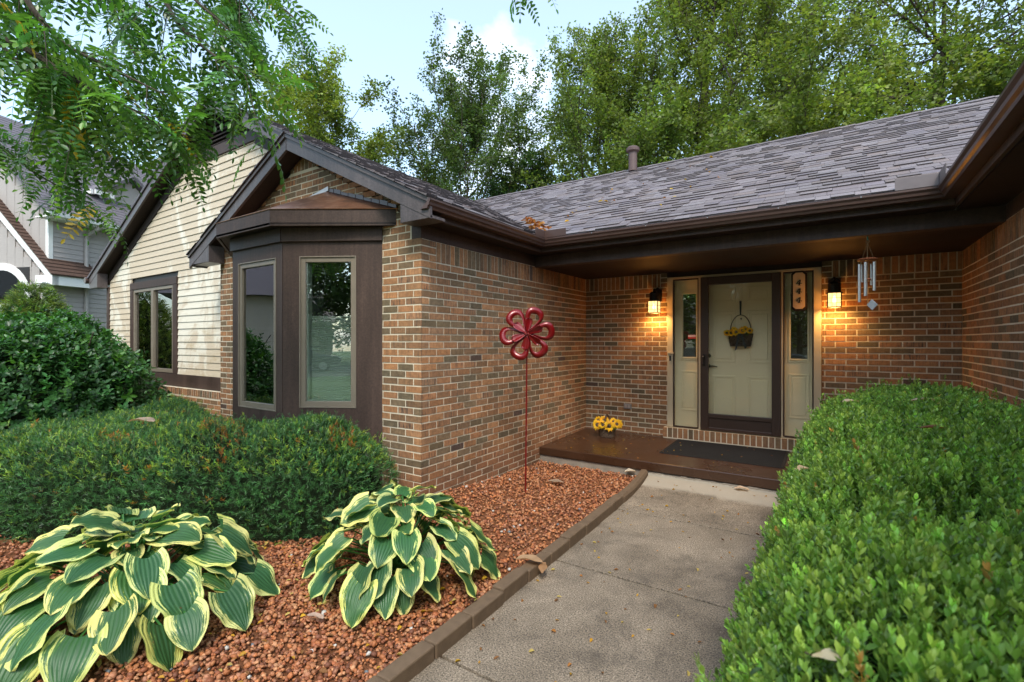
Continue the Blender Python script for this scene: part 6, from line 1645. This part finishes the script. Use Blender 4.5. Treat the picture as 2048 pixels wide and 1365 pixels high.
curled_leaf((-0.10, 2.45, 1.035), 0.085, 0.032, 0.9, 0.02, (0.55, 0.38, 0.24), 'tan leaf caught on the walk side of the boxwood', 0.5, 8)
curled_leaf((0.36, 2.66, 1.225), 0.10, 0.028, 0.1, 0.02, (0.22, 0.08, 0.04), 'dark red brown leaf on top of the boxwood', 0.6, 9)
curled_leaf((0.0, 0.84, 1.13), 0.05, 0.014, 0.2, 0.015, (0.66, 0.55, 0.36), 'cream leaf on the boxwood nearest the bottom of the picture', 0.5, 10)
curled_leaf((0.10, 3.7, 1.21), 0.10, 0.035, 0.5, 0.02, (0.60, 0.45, 0.30), 'pale leaf on the boxwood in front of the side light', 0.4, 11)
curled_leaf((0.45, 3.6, 1.25), 0.14, 0.04, 0.1, 0.02, (0.58, 0.42, 0.30), 'wide tan leaf on the far top of the boxwood', 0.4, 12)
curled_leaf((0.43, 1.72, 1.20), 0.04, 0.016, 0.3, 0.012, (0.55, 0.36, 0.03), 'small yellow leaf by the dark hollow in the boxwood', 0.4, 13)

# ------------------------------------------------------------------ across the street: what the windows mirror
cr_ = empty('parked_car', (-3.6, -19.5, 0), 'dark sedan parked along the street opposite the house', 'car')
def car_outline(y):
    return [(-2.3, y, 0.35), (2.3, y, 0.35), (2.36, y, 0.62), (2.2, y, 0.82), (1.25, y, 0.95), (0.35, y, 1.42), (-1.0, y, 1.45), (-1.9, y, 1.05), (-2.32, y, 0.98), (-2.38, y, 0.6)]
MB().prism(car_outline(-0.86), (0, 1.72, 0)).build('body', M['carpaint'], cr_, bevel=0.06)
for y0 in (0.862, -0.866): MB().prism([(-1.62, y0, 1.02), (1.0, y0, 1.0), (0.32, y0, 1.36), (-0.98, y0, 1.38)], (0, 0.004, 0)).build('side_window', M['glass'], cr_)
for x in (-1.4, 1.45):
    for y0 in (-0.90, 0.68):
        w_ = MB().tube([(x, y0, 0.33), (x, y0 + 0.22, 0.33)], 0.33, 22).build('wheel', M['tyre'], cr_); MB().tube([(x, y0 - 0.004, 0.33), (x, y0 + 0.224, 0.33)], 0.21, 16).build('rim', M['alu'], w_)
for y0 in (-0.7, 0.5): MB().box(2.26, 2.375, y0, y0 + 0.22, 0.62, 0.76).build('headlight', M['alu'], cr_)
oh = empty('beige_house', (-19.7, -9.9, 0), 'beige sided house with grey roof down the street', 'house', None, RAD(29))
ow = MB().box(-4, 4, 0, 8, 0, 3.4).build('wall', M['beige'], oh)
z = 0.2
while z < 3.3: MB().add([(4.02, 0, z), (4.02, 8, z), (4.005, 8, z + 0.19), (4.005, 0, z + 0.19), (4.0, 0, z), (4.0, 8, z)], [(0, 1, 2, 3), (4, 5, 1, 0)]).build('siding_board', M['beige'], ow); z += 0.2
MB().prism([(-4.5, -0.4, 3.3), (4.5, -0.4, 3.3), (0, -0.4, 5.6)], (0, 8.8, 0)).build('roof', M['grayshingle'], oh)
def far_house(x, y, w, h, label, m):
    o_ = empty('distant_house', (x, y, 0), label, 'house', 'houses across the street')
    b_ = MB().box(-w / 2, w / 2, -8, 0, 0, h).build('wall', M[m], o_)
    MB().prism([(-w / 2 - 0.4, 0.5, h - 0.1), (-w / 2 - 0.4, -8.5, h - 0.1), (-w / 2 - 0.4, -4, h + 2.6)], (w + 0.8, 0, 0)).build('roof', M['grayshingle'], o_)
    for k_ in range(4):
        xx = -w / 2 + w * (k_ + 0.5) / 4; f_ = MB().box(xx - 0.6, xx + 0.6, 0.002, 0.05, 0.9, 2.3).build('window', M['white'], b_); MB().box(xx - 0.52, xx + 0.52, 0.051, 0.056, 0.98, 2.22).build('pane', M['glass'], f_)
far_house(-6.5, -34, 13, 3.2, 'pale grey house directly across the street', 'graysiding')
far_house(11, -34, 12, 3.0, 'beige house across the street facing the garage wing', 'beige')
for i, (x, y) in enumerate(((-9.5, -29), (-2.2, -30), (3.5, -30), (10.0, -28), (-16, -33))):
    tree('broad_tree', ['tree across the street behind the rear of the car', 'tree across the street behind the bonnet of the car', 'tree across the street well in front of the car', 'tree across the street facing the garage wing', 'tree across the street toward the beige house'][i], x, y, 11.0 + i % 3, 5.0, 0.06, 7000, DG, 120 + i, 0.5, 0.6, sp=1.3, group='trees across the street', ls=2.6)
